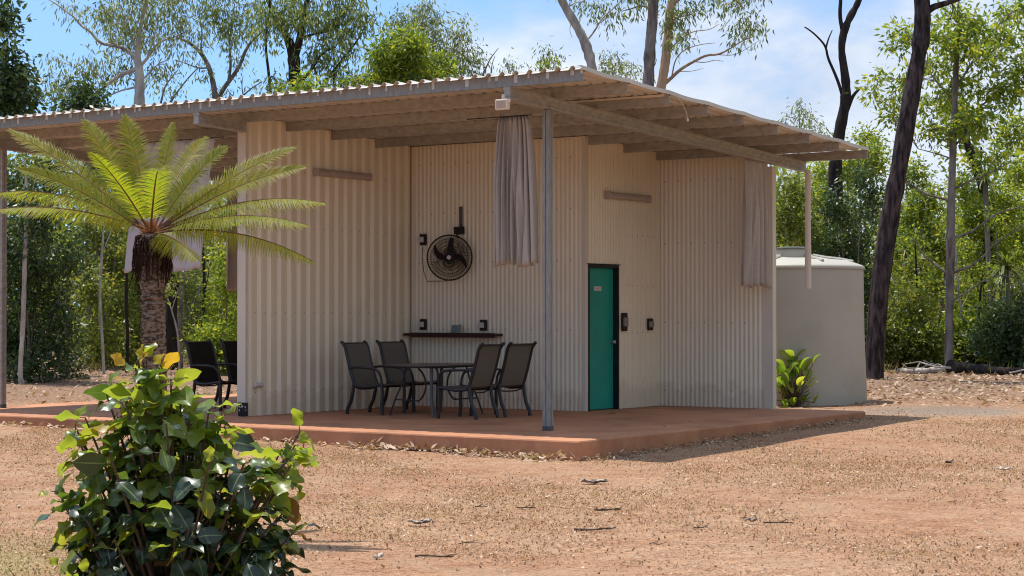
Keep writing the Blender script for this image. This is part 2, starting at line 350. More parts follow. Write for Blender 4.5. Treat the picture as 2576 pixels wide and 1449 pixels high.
    ln.new(c, p.inputs['Base Color']); p.inputs['Roughness'].default_value = .95; p.inputs['Specular IOR Level'].default_value = .08
    ad = nd.new('ShaderNodeMath'); ad.operation = 'MULTIPLY_ADD'; ad.inputs[1].default_value = .35; ln.new(tiny.outputs['Fac'], ad.inputs[0]); ln.new(fine.outputs['Fac'], ad.inputs[2])
    bn = nd.new('ShaderNodeBump'); bn.inputs['Strength'].default_value = .55; bn.inputs['Distance'].default_value = .03
    ln.new(ad.outputs[0], bn.inputs['Height']); ln.new(bn.outputs['Normal'], p.inputs['Normal'])
    ln.new(p.outputs[0], out.inputs['Surface'])
    return m
M['ground'] = ground_material()

# ------------------------------------------------------------------ ground sheet
def make_ground():
    xs = np.concatenate([[-900, -300, -120, -60, -35], np.arange(-22, 22.01, 1.0), [35, 60, 120, 300, 900]])
    ys = np.concatenate([[-200, -40, -5, 3, 7], np.arange(9, 60.01, .5), [70, 90, 130, 250, 600, 1500]])
    X, Y = np.meshgrid(xs, ys); Z = gz(X, Y)
    rng = np.random.default_rng(3)
    und = .012 * np.sin(X * .9 + 1.3) * np.sin(Y * .7) + .008 * np.sin(X * 2.1 + Y * 1.3)
    Z = Z + np.where((Y > 8) & (Y < 60), und, 0)
    vs = np.stack([X, Y, Z], -1).reshape(-1, 3); nx = len(xs); ny = len(ys)
    fs = [(j * nx + i, j * nx + i + 1, (j + 1) * nx + i + 1, (j + 1) * nx + i) for j in range(ny - 1) for i in range(nx - 1)]
    b = MB(); b.raw(vs, fs); o = b.build('ground', M['ground'], smooth=True, sharp=180)
    tag(o, kind='structure')
make_ground()
# concrete slab
SL = .18
def lx(u): return -u
b = MB(); b.box((lx(11.55), 0, -.12), (lx(0), 7.70, SL))
o = b.build('concrete_patio', M['concrete'], loc=(OX, OY, 0), rotz=ROTZ, bevel=.022); tag(o, kind='structure')

# ------------------------------------------------------------------ pavilion
pav = thing('pavilion', 'low cream corrugated pavilion with open verandas under one sloping metal roof', 'building', (OX, OY, 0), ROTZ)
RS = -.0461
def zr(v): return 4.372 + RS * (v - .45)
RU0, RU1, RV0, RV1 = .23, 11.80, .40, 8.32
def roof():
    prof = []; pitch = .195; u = RU0; edge = [(RU0, 0)]
    while u + pitch < RU1 - .01:
        edge += [(u + .07, 0), (u + .095, .032), (u + .13, .032), (u + .155, 0)]; u += pitch
    edge.append((RU1, 0))
    b = MB(); n = len(edge); vs = []
    stations = [RV0] + [RV0 + .25 + i * .98 / 2 for i in range(16)] + [RV1]
    stations = sorted(set(round(s, 3) for s in stations if s <= RV1))
    for lay in (0, -.0025):
        for v in stations:
            for (uu, h) in edge: vs.append((lx(uu), v, zr(v) + h + lay + .002))
    k = len(stations); fs = []
    for L in range(2):
        for j in range(k - 1):
            for i in range(n - 1):
                a = L * k * n + j * n + i; fs.append((a, a + 1, a + n + 1, a + n))
    for j in range(k - 1):
        for i in (0, n - 1):
            a = j * n + i; fs.append((a, a + n, k * n + a + n, k * n + a))
    for i in range(n - 1):
        for j in (0, k - 1):
            a = j * n + i; fs.append((a, a + 1, k * n + a + 1, k * n + a))
    b.raw(vs, fs)
    rl = random.Random(4)
    for i in range(0, n - 1):
        if edge[i][1] == 0 and edge[i + 1][1] == 0:     # pan ends dressed down over the fascia
            a, c = edge[i][0], edge[i + 1][0]; d = rl.uniform(.012, .021); f = rl.uniform(.022, .036); z = zr(RV0) + .002
            b.raw([(lx(a), RV0 + .001, z), (lx(c), RV0 + .001, z), (lx(c), RV0 - f, z - d), (lx(a), RV0 - f, z - d), (lx(a), RV0 + .001, z - .0025), (lx(c), RV0 + .001, z - .0025), (lx(c), RV0 - f + .001, z - d - .0025), (lx(a), RV0 - f + .001, z - d - .0025)],
                  [(0, 1, 2, 3), (7, 6, 5, 4), (2, 6, 7, 3), (0, 3, 7, 4), (1, 5, 6, 2)])
    return b.build('roof', M['roof_sheet'], pav)
rf = roof()
# barge flashing along the right rake, sagging a little between the purlins
def barge(u0, name):
    b = MB(); pts = []
    vv = np.linspace(RV0, RV1, 65)
    sag = .020 * np.abs(np.sin((vv - .45) / .98 * math.pi)) * (.6 + .4 * np.sin(vv * 1.7) ** 2)
    vs = []
    for v, s in zip(vv, sag):
        z = zr(v) - s * .9
        for (du, dz) in ((-.012, .036), (.05, .036), (.05, .033), (-.009, .033), (-.009, -.012), (-.012, -.012)):
            vs.append((lx(u0 + du * (1 if u0 < 5 else -1)), v, z + dz))
    fs = [(j * 6 + i, j * 6 + (i + 1) % 6, (j + 1) * 6 + (i + 1) % 6, (j + 1) * 6 + i) for j in range(64) for i in range(6)]
    fs += [(0, 1, 2, 3, 4, 5), tuple(64 * 6 + i for i in range(6))]
    b.raw(vs, fs); b.build(name, M['roof_sheet'], rf)
barge(RU0, 'barge_flashing'); barge(RU1, 'barge_flashing')
# purlins: lipped channels running along the front
PH = .125
VP = [.47 + .98 * i for i in range(9)]
for i, v in enumerate(VP):
    z1 = zr(v) - .004; z0 = z1 - PH
    w = .055; t = .004
    prof = [(v, z1), (v + w, z1), (v + w, z1 - .016), (v + w - t, z1 - .016), (v + w - t, z1 - t), (v + t, z1 - t), (v + t, z0 + t), (v + w - t, z0 + t), (v + w - t, z0 + .016), (v + w, z0 + .016), (v + w, z0), (v, z0)]
    b = MB(); b.prism(prof, 0, lx(RU1 - .03), lx(RU0 + .012))
    if i in (3, 6): pass
    b.build('fascia' if i == 0 else 'purlin', M['galv_post' if i == 0 else 'galv'], pav)
# bright tabs of folded sheet along the fascia
fx = [1468,1440,1378,1330,1298,1250,1232,1175,1090,1052,1034,972,930,905,858,800,746,704,672,640,606,585,560,528,505,476,452,420,388,352,340,300,282,247,212,178,140,118,80,46,12]
b = MB(); rr = random.Random(5)
for i, px in enumerate(fx):
    u, z = plane_v(px, 200, .466); L = rr.choice([.035, .05, .06, .09, .05, .075]); wv = rr.uniform(.014, .026)
    if u < RU0 + .02: u = RU0 + .03
    zt = zr(.46) - .001
    b = MB(); b.box((lx(u) - wv, .4635, zt - L), (lx(u) + wv, .4675, zt)); b.build('fold_tab', M['zinc_tab'], rf)
# beams
BH = .15
def beam(u, v0, v1):
    b = MB(); s = .05
    vs = []; prof = [(-s, 0), (-s, -BH), (-.004, -BH), (-.004, -BH + .012), (.004, -BH + .012), (.004, -BH), (s, -BH), (s, 0)]
    prof = [(-s, 0), (-s, -.03), (-s + .007, -.038), (-s + .007, -BH + .038), (-s, -BH + .03), (-s, -BH), (s, -BH), (s, -BH + .03), (s - .007, -BH + .038), (s - .007, -.038), (s, -.03), (s, 0)]
    n = len(prof)
    for v in (v0, v1):
        zt = zr(v) - .005 - PH
        for (d, h) in prof: vs.append((lx(u) + d, v, zt + h))
    fs = [tuple(range(n)), tuple(range(n, 2 * n))] + [(i, (i + 1) % n, n + (i + 1) % n, n + i) for i in range(n)]
    b.raw(vs, fs); return b.build('beam', M['galv'], pav)
beam(1.30, .475, 8.36); beam(6.28, .475, 1.40); beam(11.09, .475, 8.36)
# posts: back to back channels with a shadow groove, base plate
def post(u, v, mat='galv_post'):
    b = MB(); s = .047; g = .007
    zt = zr(v) - .008 - PH - BH
    poly = [(-s, -s), (-g, -s), (-g, -s + .012), (g, -s + .012), (g, -s), (s, -s), (s, -g), (s - .012, -g), (s - .012, g), (s, g), (s, s), (g, s), (g, s - .012), (-g, s - .012), (-g, s), (-s, s), (-s, g), (-s + .012, g), (-s + .012, -g), (-s, -g)]
    b.prism([(lx(u) + a, v + c) for a, c in poly], 2, SL + .003, zt)
    o = b.build('post', M[mat], pav)
    b = MB(); b.box((lx(u) - .050, v - .050, SL + .001), (lx(u) + .050, v + .050, SL + .055)); b.build('base_sleeve', M['table_leg'], o, bevel=.003)
    return o
post(1.30, 1.344); post(11.09, 1.344, 'galv'); post(11.09, 7.30, 'galv')

# walls
def column_sheet(b, front, back, zt, z0=SL + .002, mi=0):
    """front: list of (x,y) along the face; back: matching list; walls with a sloping top"""
    vs = []; n = len(front)
    for lst in (front, back):
        for (x, y) in lst: vs.append((x, y, z0))
        for (x, y) in lst: vs.append((x, y, zt(y)))
    fs = []
    for i in range(n - 1):
        fs.append((i, i + 1, n + i + 1, n + i)); fs.append((2 * n + i, 3 * n + i, 3 * n + i + 1, 2 * n + i + 1))
        fs.append((n + i, n + i + 1, 3 * n + i + 1, 3 * n + i)); fs.append((i, 2 * n + i, 2 * n + i + 1, i + 1))
    for i in (0, n - 1): fs.append((i, n + i, 3 * n + i, 2 * n + i))
    b.raw(vs, fs, mi)
UW, VF, VB, UDR, VR, UE = 6.43, 1.56, 5.30, 3.263, 7.45, 1.36
zt = lambda y: zr(y) - .006
# wide-rib wall
fr = []; v = VF
xf = lx(UW)
while v < 7.55:
    fr += [(xf, v), (xf, min(7.56, v + .070)), (xf + .036, min(7.56, v + .108)), (xf + .036, min(7.56, v + .160)), (xf, min(7.56, v + .196))]; v += .207
fr2 = []
for q in fr:
    if not fr2 or q[1] > fr2[-1][1] + 1e-6: fr2.append(q)
b = MB(); column_sheet(b, fr2, [(xf - .10, q[1]) for q in fr2], zt)
wide = b.build('wide_rib_wall', M['cream'], pav)
b = MB(); b.box((xf - .108, VF - .006, SL + .003), (xf + .042, VF - .002, zr(VF) - .16)); b.box((xf - .108, VF - .002, SL + .003), (xf - .102, VF + .05, zr(VF) - .16)); b.box((xf + .038, VF - .002, SL + .003), (xf + .042, VF + .035, zr(VF) - .16))
b.build('corner_trim', M['trim'], wide)
def corr_profile(a0, a1, amp=.0085, pitch=.076, seg=10):
    n = int(abs(a1 - a0) / pitch * seg); t = np.linspace(a0, a1, n + 1)
    return t, amp * np.cos(2 * math.pi * (t - a0) / pitch)
# back wall (fan wall)
t, h = corr_profile(lx(UW) + .032, lx(UDR) - .05)
b = MB(); column_sheet(b, [(x, VB + .0 - a) for x, a in zip(t, h)], [(x, VB + .09) for x in t], lambda y: zt(VB + .09))
fanwall = b.build('corrugated_wall', M['cream'], pav, smooth=True, sharp=60)
b = MB(); b.box((lx(UDR) - .049, VB - .014, SL + .003), (lx(UDR) + .004, VB + .05, zt(VB + .09)))
b.build('corner_trim', M['trim'], fanwall)
b = MB(); b.box((lx(UW) + .033, VB - .0165, SL + .003), (lx(UW) + .11, VB - .0125, zt(VB + .09))); b.build('corner_trim', M['cream'], fanwall)
# door wall, with a real opening for the door
DV0, DV1, DZ = 5.52, 6.40, 2.155      # opening along v, head height above slab
_v, _z = plane_u(1479, 665, UDR); DV0 = _v
_v2, _z2 = plane_u(1556, 667, UDR); DV1 = _v2; DZ = (_z + _z2) / 2
xd = lx(UDR)
b = MB()
def door_piece(a0, a1, z0, z1f):
    t, h = corr_profile(a0, a1, .007)
    column_sheet(b, [(xd + a, v) for v, a in zip(t, h)], [(xd - .12, v) for v in t], z1f, z0)
door_piece(VB + .051, DV0, SL + .002, zt); door_piece(DV1, VR, SL + .002, zt)
door_piece(DV0 + .0005, DV1 - .0005, DZ, zt)
doorwall = b.build('corrugated_wall', M['cream'], pav, smooth=True, sharp=60)
# right wall
t, h = corr_profile(lx(UDR) + .009, lx(UE) - .13)
b = MB(); column_sheet(b, [(x, VR - a) for x, a in zip(t, h)], [(x, VR + .10) for x in t], lambda y: zt(VR + .10))
rw = b.build('corrugated_wall', M['cream'], pav, smooth=True, sharp=60)
b = MB(); b.box((lx(UE) - .129, VR - .013, SL + .003), (lx(UE), VR + .10, zr(VR) - PH - BH - .02)); b.box((lx(UE) + .001, VR - .016, SL + .003), (lx(UE) + .005, VR + .103, zr(VR) - PH - BH - .02))
b.build('corner_trim', M['trim'], rw)
# closing walls at the back of the room
b = MB(); b.box((lx(UW) + .0, 7.565, SL + .003), (lx(UDR) - .0, 7.63, zt(7.64))); b.build('rear_wall', M['cream'], pav)
# screw lines on the crests
def screws(parent, pts, ax):
    b = MB()
    for (x, y, z) in pts:
        if ax == 1: b.box((x - .008, y - .007, z - .008), (x + .008, y + .003, z + .008))
        else: b.box((x - .003, y - .006, z - .006), (x + .005, y + .006, z + .006))
    o = b.build('screw', M['socket_grey'], parent); tag(o, kind='stuff')
screws(fanwall, [(lx(UW) + .032 + .076 * k, VB - .0085, z) for z in (.32, 1.35, 2.35, 3.1, 3.85) for k in range(2, 39, 3)], 1)
screws(rw, [(lx(UDR) + .009 + .076 * k, VR - .0085, z) for z in (.42, 1.45, 2.65, 3.6) for k in range(1, 22, 3)], 1)
screws(doorwall, [(xd + .007, DV1 + .076 * k, z) for z in (1.3, 2.0, 2.75) for k in range(1, 14, 2)], 0)
screws(wide, [(xf + .001, VF + .207 * k + .03, z) for z in (.5, 1.6, 2.8, 3.6) for k in range(18)], 0)
# door: recessed leaf in a black frame
b = MB(); jz = SL + .004; rec = .10
b.box((xd - .118, DV0 + .001, jz), (xd + .012, DV0 + .035, DZ - .001)); b.box((xd - .118, DV1 - .035, jz), (xd + .012, DV1 - .001, DZ - .001)); b.box((xd - .118, DV0 + .0355, DZ - .045), (xd + .012, DV1 - .0355, DZ - .001))
b.box((xd - .02, DV0 - .03, DZ), (xd + .022, DV1 + .03, DZ + .012))
dfr = b.build('door_frame', M['black_frame'], doorwall)
b = MB(); b.box((xd - .112, DV0 + .037, SL + .012), (xd - .072, DV1 - .037, DZ - .047)); door = b.build('door', M['teal'], pav, bevel=.003)
b = MB(); hv = DV1 - .10; hz = SL + .99
b.lathe([(0, 0), (.028, 0), (.028, .008), (.012, .012), (.010, .04), (.026, .05), (.030, .062), (.024, .074), (0, .078)], 16, (xd - .0715, hv, hz), axis=0); b.build('door_knob', M['steel'], door, smooth=True)
pv, pz = plane_u(1503, 726, UDR + .0715)
b = MB(); b.box((xd - .0715, pv - .10, pz - .032), (xd - .066, pv + .10, pz + .032)); pl = b.build('door_plate', M['socket_plate'], door)
b = MB()
for k in range(5): b.box((xd - .0655, pv - .075 + k * .032, pz - .014 + .006 * (k % 2)), (xd - .0645, pv - .058 + k * .032, pz + .016 - .004 * (k % 3)))
b.build('lettering', M['tube'], pl)
b = MB(); b.tube([(lx(1.13), 8.16, zr(8.1) - PH - .16), (lx(1.13), 8.16, 3.0), (lx(1.13), 8.16, 2.62)], .044, 14); b.tube([(lx(1.13), 8.16, 2.62), (lx(1.13), 8.16, 1.96)], .049, 14); b.build('downpipe', M['pvc'], pav, smooth=True)
# timber batten and dangling cord under the right eave
b = MB(); v2 = VP[2]; b.box((lx(.62), v2 - .035, zr(v2) - .035), (lx(.30), v2 - .002, zr(v2) - .008)); b.box((lx(2.3), v2 - .03, zr(v2) - .03), (lx(.62), v2 - .003, zr(v2) - .010)); b.build('batten', M['flood'], pav)
b = MB(); pc = [(lx(.23), 2.62, zr(2.6) - .02), (lx(.21), 2.72, zr(2.7) - .10), (lx(.20), 2.80, zr(2.8) - .20), (lx(.21), 2.84, zr(2.8) - .27)]
b.tube(pc, .0035, 6); b.lathe([(0, -.03), (.014, -.02), (.014, .01), (0, .02)], 8, pc[-1]); o = b.build('hanging_cord', M['pvc'], loc=(OX, OY, 0), rotz=ROTZ); tag(o, 'thin pale cord dangling from the right eave of the roof', 'cord')

# ------------------------------------------------------------------ curtains
def curtain(label, along, a0t, a1t, a0b, a1b, fixed, ztop, zbot, mat, folds=8, amp=.06, rod=True, rod_ext=(.0, .0), seed=1, pinch=.35):
    """along 'u' or 'v'; a0/a1 extents at top and bottom"""
    rg = random.Random(seed)
    n = folds * 14; m = 26
    ph = [rg.uniform(-.5, .5) for _ in range(folds + 2)]
    am = [rg.uniform(.55, 1.25) for _ in range(folds + 2)]
    vs = []
    for j in range(m + 1):
        s = j / m; z = ztop + (zbot - ztop) * s
        e = s ** .55
        A0 = a0t + (a0b - a0t) * e; A1 = a1t + (a1b - a1t) * e
        for i in range(n + 1):
            q = i / n; k = q * folds; ki = int(k); fr = k - ki
            a = amp * (am[ki] * (1 - fr) + am[ki + 1] * fr) * (pinch + (1 - pinch) * min(1, s * 2.2))
            wv = a * math.sin(2 * math.pi * (k + .35 * math.sin(2 * math.pi * q + s * 1.6) + .10 * ph[ki] * s))
            wv += .25 * a * math.sin(2 * math.pi * (2.3 * k) + 4 * s + ph[ki])
            d = A0 + (A1 - A0) * q + .35 * a * math.cos(2 * math.pi * k * 1.0 + 1.0)
            zz = z + (.018 * math.sin(9 * q + 2) + .01 * math.sin(31 * q)) * s
            vs.append((lx(d), fixed + wv, zz) if along == 'u' else (lx(fixed) + wv, d, zz))
    fs = [(j * (n + 1) + i, j * (n + 1) + i + 1, (j + 1) * (n + 1) + i + 1, (j + 1) * (n + 1) + i) for j in range(m) for i in range(n)]
    c = W((a0t + a1t) / 2, fixed) if along == 'u' else W(fixed, (a0t + a1t) / 2)
    t = thing('curtain', label, 'curtain', W(0, 0, 0), ROTZ, 'veranda curtains tied back in bunches')
    b = MB(); b.raw(vs, fs); o = b.build('cloth', mat, t, smooth=True, sharp=180)
    sm = o.modifiers.new('thickness', 'SOLIDIFY'); sm.thickness = .004
    if rod:
        b = MB(); e0, e1 = a0t - .04 - rod_ext[0], a1t + .04 + rod_ext[1]
        P = (lambda a, z: (lx(a), fixed, z)) if along == 'u' else (lambda a, z: (lx(fixed), a, z))
        b.tube([P(e0, ztop + .012), P(e1, ztop + .012)], .007, 6)
        k = max(6, folds + 2)
        b.build('rail', M['rod'], t)
        for i in range(k):
            b = MB(); a = a0t + (a1t - a0t) * (i + .5) / k
            b.box(tuple(np.array(P(a, ztop + .03)) - .011), tuple(np.array(P(a, ztop - .012)) + .011)); b.build('hook', M['rod'], t)
    off = ((lx((a0t + a1t) / 2), fixed, ztop) if along == 'u' else (lx(fixed), (a0t + a1t) / 2, ztop))
    t.location = [float(q) for q in W(-off[0], off[1], off[2])]
    for ch in t.children: ch.location = (-off[0], -off[1], -off[2])
    return t
curtain('taupe pleated curtain bunched beside the front post under the floodlight', 'u', 1.56, 1.98, 1.43, 2.08, 1.30, 3.985, 2.18, M['curtain'], 8, .060, seed=3, rod_ext=(.02, .45))
curtain('taupe curtain hanging at the right end of the pavilion wall near the downpipe', 'v', 6.52, 7.18, 6.42, 7.28, 1.33, 3.81, 1.98, M['curtain'], 5, .055, seed=8)
curtain('wide pale curtain hanging behind the cycad crown in the far veranda', 'u', 6.70, 8.05, 7.0, 8.50, 1.31, 3.985, 2.19, M['curtain_pale'], 5, .035, seed=5, rod_ext=(.1, .2), pinch=.8)
curtain('shaded brown curtain hanging far back just past the left edge of the wide rib wall', 'v', 6.2, 7.1, 6.2, 7.1, 11.09, 3.80, 1.98, M['curtain'], 5, .055, seed=9)

# ------------------------------------------------------------------ fixtures on the walls
def local_thing(name, label, cat, u, v, z, group=None): return thing(name, label, cat, W(u, v, z), ROTZ, group)
def tube_light(label, along, c, fixed, z, length, tilt=0):
    u, v = (c, fixed) if along == 'u' else (fixed, c)
    t = local_thing('tube_light', label, 'light fitting', u, v, z, 'long tube lights on the walls')
    L = length / 2
    prof = [(0, -.045), (.045, -.05), (.085, -.035), (.095, 0), (.085, .035), (.045, .05), (0, .045)]
    b = MB(); b.prism([(p, q) for p, q in prof], 1, -L + .03, L - .03); b.build('diffuser', M['tube'], t, bevel=.006)
    
    for y0 in (-L, L - .03): b = MB(); b.box((0, y0, -.055), (.10, y0 + .03, .055)); b.build('end_cap', M['tube'], t, bevel=.01)
    return t
v1, z1 = plane_u(852, 440, UW); va, za = plane_u(783, 434, UW); vb_, zb_ = plane_u(920, 446, UW)
tube_light('long mauve-grey tube light high on the wide rib wall', 'v', (va + vb_) / 2, UW - .035, (za + zb_) / 2, vb_ - va)
va, za = plane_u(1518, 490, UDR); vb_, zb_ = plane_u(1624, 503, UDR)
tube_light('mauve-grey tube light on the wall above the teal door', 'v', (va + vb_) / 2, UDR - .012, (za + zb_) / 2, vb_ - va)

def socket(label, wall, px, py, plane, w=.10, h=.15, plate='socket_plate', group='dark brown switch blocks on the walls', dark=True, double=False, extra=None):
    """wall 'v' faces the front, wall 'u' faces right"""
    if wall == 'v': u, z = plane_v(px, py, plane); v = plane; rz = ROTZ
    else: v, z = plane_u(px, py, plane); u = plane; rz = ROTZ + R(90)
    t = thing('power_socket', label, 'socket', W(u, v, z), rz, group)
    b = MB()
    # block with two lobes above and two below, faces -Y
    poly = [(-w/2, -h*.36), (-w*.44, -h*.5), (-w*.16, -h*.5), (-w*.05, -h*.38), (w*.05, -h*.38), (w*.16, -h*.5), (w*.44, -h*.5), (w/2, -h*.36), (w/2, h*.36), (w*.44, h*.5), (w*.16, h*.5), (w*.05, h*.38), (-w*.05, h*.38), (-w*.16, h*.5), (-w*.44, h*.5), (-w/2, h*.36)]
    b.prism(poly, 1, -.055, -.012); b.build('mounting_block', M['socket_back' if dark else 'socket_plate'], t, bevel=.004)
    b = MB(); b.box((-w*.62, -.085, -h*.24), (w*.30, -.056, h*.24)); p = b.build('face_plate', M[plate], t, bevel=.004)
    for k in ((-.28, .0) if not double else (-.3, -.05)):
        b = MB(); b.box((w*k - .008, -.092, -.015), (w*k + .008, -.0855, .015)); b.build('switch', M[plate], p)
    return t
socket('dark brown switch block with black plug beside the wall fan', 'v', 1068, 603, VB, .11, .17)
socket('dark brown socket block above the left end of the timber shelf', 'v', 1068, 816, VB, .11, .165)
socket('dark brown socket block above the right end of the timber shelf', 'v', 1219, 818, VB, .11, .165)
socket('tall dark switch block right beside the teal door frame', 'u', 1566, 810, UDR, .12, .27, 'socket_grey', double=True)
socket('small dark socket block with a hooked pipe nearest the inner corner', 'u', 1631, 816, UDR, .12, .18, 'socket_grey')
t = socket('cream double power point low on the wide rib wall', 'u', 646, 968, UW - .03, .17, .07, dark=False, group=None)
# shelf
ua, za = plane_v(1031, 841, VB - .17); ub, zb_ = plane_v(1250, 838, VB - .17); zs = (za + zb_) / 2
ul = UW - .036
sh = local_thing('wall_shelf', 'dark timber shelf fixed across the corrugated wall below the fan', 'shelf', (ul + ub) / 2, VB - .016, zs)
hw = (ul - ub) / 2
b = MB(); b.box((-hw, -.20, -.035), (hw, -.002, .005)); b.build('board', M['shelf'], sh, bevel=.003)
b = MB(); b.box((-hw + .16, -.222, -.055), (hw, -.201, .015)); b.build('front_lip', M['shelf'], sh, bevel=.002)
u, z = plane_v(1147, 822, VB - .12)
pc = local_thing('picture_card', 'small blue and sand coloured picture card standing on the timber shelf', 'card', u, VB - .13, zs + .006)
b = MB(); b.prism([(-.012, 0), (-.006, 0), (.03, .125), (.024, .125)], 0, -.085, .085); c_ = b.build('card', M['card'], pc)
b = MB(); b.prism([(.03, .0), (.035, 0), (.022, .10), (.018, .10)], 0, -.03, .03); b.build('easel_strut', M['socket_back'], pc)
# fan
FY = VB - .30
u, z = plane_v(1131, 648, FY)
fan = local_thing('wall_fan', 'black oscillating fan with round wire cage on the corrugated wall', 'fan', u, FY, z)
FT = R(30); fan.rotation_euler = (0, 0, ROTZ + FT)
RF = .335
def ring(b, r, y, rt, n=40, sides=5):
    a = np.linspace(0, 2 * math.pi, n + 1); pts = np.stack([r * np.cos(a), np.full(n + 1, y), r * np.sin(a)], 1); b.tube(pts, rt, sides, caps=False)
b = MB(); ring(b, RF, 0, .011, 48, 8); b.build('cage_rim', M['fan'], fan, smooth=True)
b = MB()
for (yo, yh) in ((-.085, -.1), (.09, .1)):
    for k in range(72):
        a = 2 * math.pi * k / 72; c, s = math.cos(a), math.sin(a); a2 = a + .25
        b.tube([(.07 * math.cos(a2), yo, .07 * math.sin(a2)), (.20 * math.cos(a + .1), yo * .95, .20 * math.sin(a + .1)), (.30 * c, yo * .55, .30 * s), (RF * c, 0, RF * s)], .0026, 4, caps=False)
    ring(b, .07, yo, .004); ring(b, .19, yo * .95, .0026); ring(b, .28, yo * .68, .003); ring(b, .24, yo * .84, .0026); ring(b, .13, yo, .0026)
b.build('wire_cage', M['fan_wire'], fan)
b = MB()
for a0, a1 in ((R(188), R(140)), (R(20), R(-32))):
    n = 14; vs = []
    for i in range(n + 1):
        q = i / n; r = .035 + .255 * q; a = a0 + (a1 - a0) * q ** 1.3; w = .036 * (.7 + .5 * math.sin(math.pi * q)) * (1 - .55 * q ** 4)
        cx, cz = r * math.cos(a), r * math.sin(a); tx, tz = -math.sin(a - .5), math.cos(a - .5)
        vs += [(cx + tx * w, -.012, cz + tz * w), (cx - tx * w, .022, cz - tz * w), (cx - tx * w, .026, cz - tz * w), (cx + tx * w, -.008, cz + tz * w)]
    fs = [(i * 4 + k, i * 4 + (k + 1) % 4, (i + 1) * 4 + (k + 1) % 4, (i + 1) * 4 + k) for i in range(n) for k in range(4)] + [(0, 1, 2, 3), tuple(n * 4 + k for k in range(4))]
    b.raw(vs, fs)
b.lathe([(0, -.03), (.06, -.02), (.065, .03), (0, .035)], 20, axis=1)
b.build('blade', M['fan'], fan, smooth=True)
b = MB(); b.lathe([(0, -.112), (.028, -.108), (.033, -.094), (0, -.09)], 16, axis=1); b.build('centre_badge', M['socket_plate'], fan, smooth=True)
b = MB(); b.lathe([(0, .03), (.075, .04), (.085, .10), (.07, .17), (0, .18)], 20, axis=1); b.tube([(0, .11, .05), (0, .12, .18), (0.02, .13, .30)], [.06, .045, .03], 10); b.build('motor', M['fan'], fan, smooth=True)
bu = plane_v(1157, 580, VB - .05); dxb = -(bu[0] - u); dzb = bu[1] - z
b = MB(); b.tube([(.08, .10, .30), (dxb * .7, .16, .33), (dxb, .20, dzb - .06)], .014, 8)
b.box((dxb - .065, .18, dzb - .055), (dxb + .065, .283, dzb + .055)); b.build('wall_bracket', M['fan'], fan, bevel=.004, rotz=-FT)
b = MB(); b.box((dxb - .021, .255, dzb + .056), (dxb + .021, .284, dzb + .36)); b.build('cable_cover', M['table_leg'], fan, bevel=.004, rotz=-FT)
cu = plane_v(1066, 622, VB - .05); b = MB()
p0 = np.array([-(cu[0] - u), .22, cu[1] - z]); p3 = np.array([-.12, .10, -.345])
pts = [p0, p0 + (-.01, 0, -.15), p0 + (.04, -.02, -.38), p0 + (.13, -.05, -.52), p3]
b.tube(pts, .006, 5); b.build('cord', M['fan_wire'], fan, smooth=True, rotz=-FT)
# floodlight
u, z = plane_v(1264, 263, .40)
fl = local_thing('floodlight', 'small cream square floodlight under the front end of the roof beam', 'light fitting', u, .40, z)
b = MB(); b.box((-.085, -.03, -.062), (.085, .035, .062)); b.build('housing', M['flood'], fl, bevel=.008)
b = MB(); b.box((-.064, -.036, -.043), (.064, -.031, .043)); g = b.build('lens', M['flood_glass'], fl)
b = MB(); b.box((-.02, -.040, -.014), (.02, -.0365, .014)); b.build('led_chip', M['tube'], g)
b = MB(); b.box((.087, -.01, .02), (.11, .012, .06)); b.box((-.012, .0, .063), (.012, .05, .12)); b.build('bracket', M['flood'], fl, bevel=.003)
# small black sign at the foot of the wall
sg = local_thing('notice_plate', 'small black notice plate with white marks at the foot of the wide rib wall', 'sign', UW + .0, VF - .012, SL + .004)
b = MB(); b.box((-.085, -.012, .005), (.10, -.002, .19)); b.build('plate', M['sign_black'], sg, bevel=.002)
b = MB()
def mark(pts, r=.0045): b.tube([(x, -.0135, z) for x, z in pts], r, 5)
mark([(-.066, .125), (-.054, .152), (-.045, .125)]); mark([(-.040, .125), (-.022, .125)]); mark([(-.018, .125), (-.008, .150), (.002, .125)]); mark([(.012, .125), (.012, .152)])
mark([(-.06, .085), (-.045, .095), (-.048, .072), (-.062, .075)]); mark([(.05, .14), (.066, .120)]); mark([(.055, .088), (.073, .085)])
b.build('lettering', M['white'], sg)

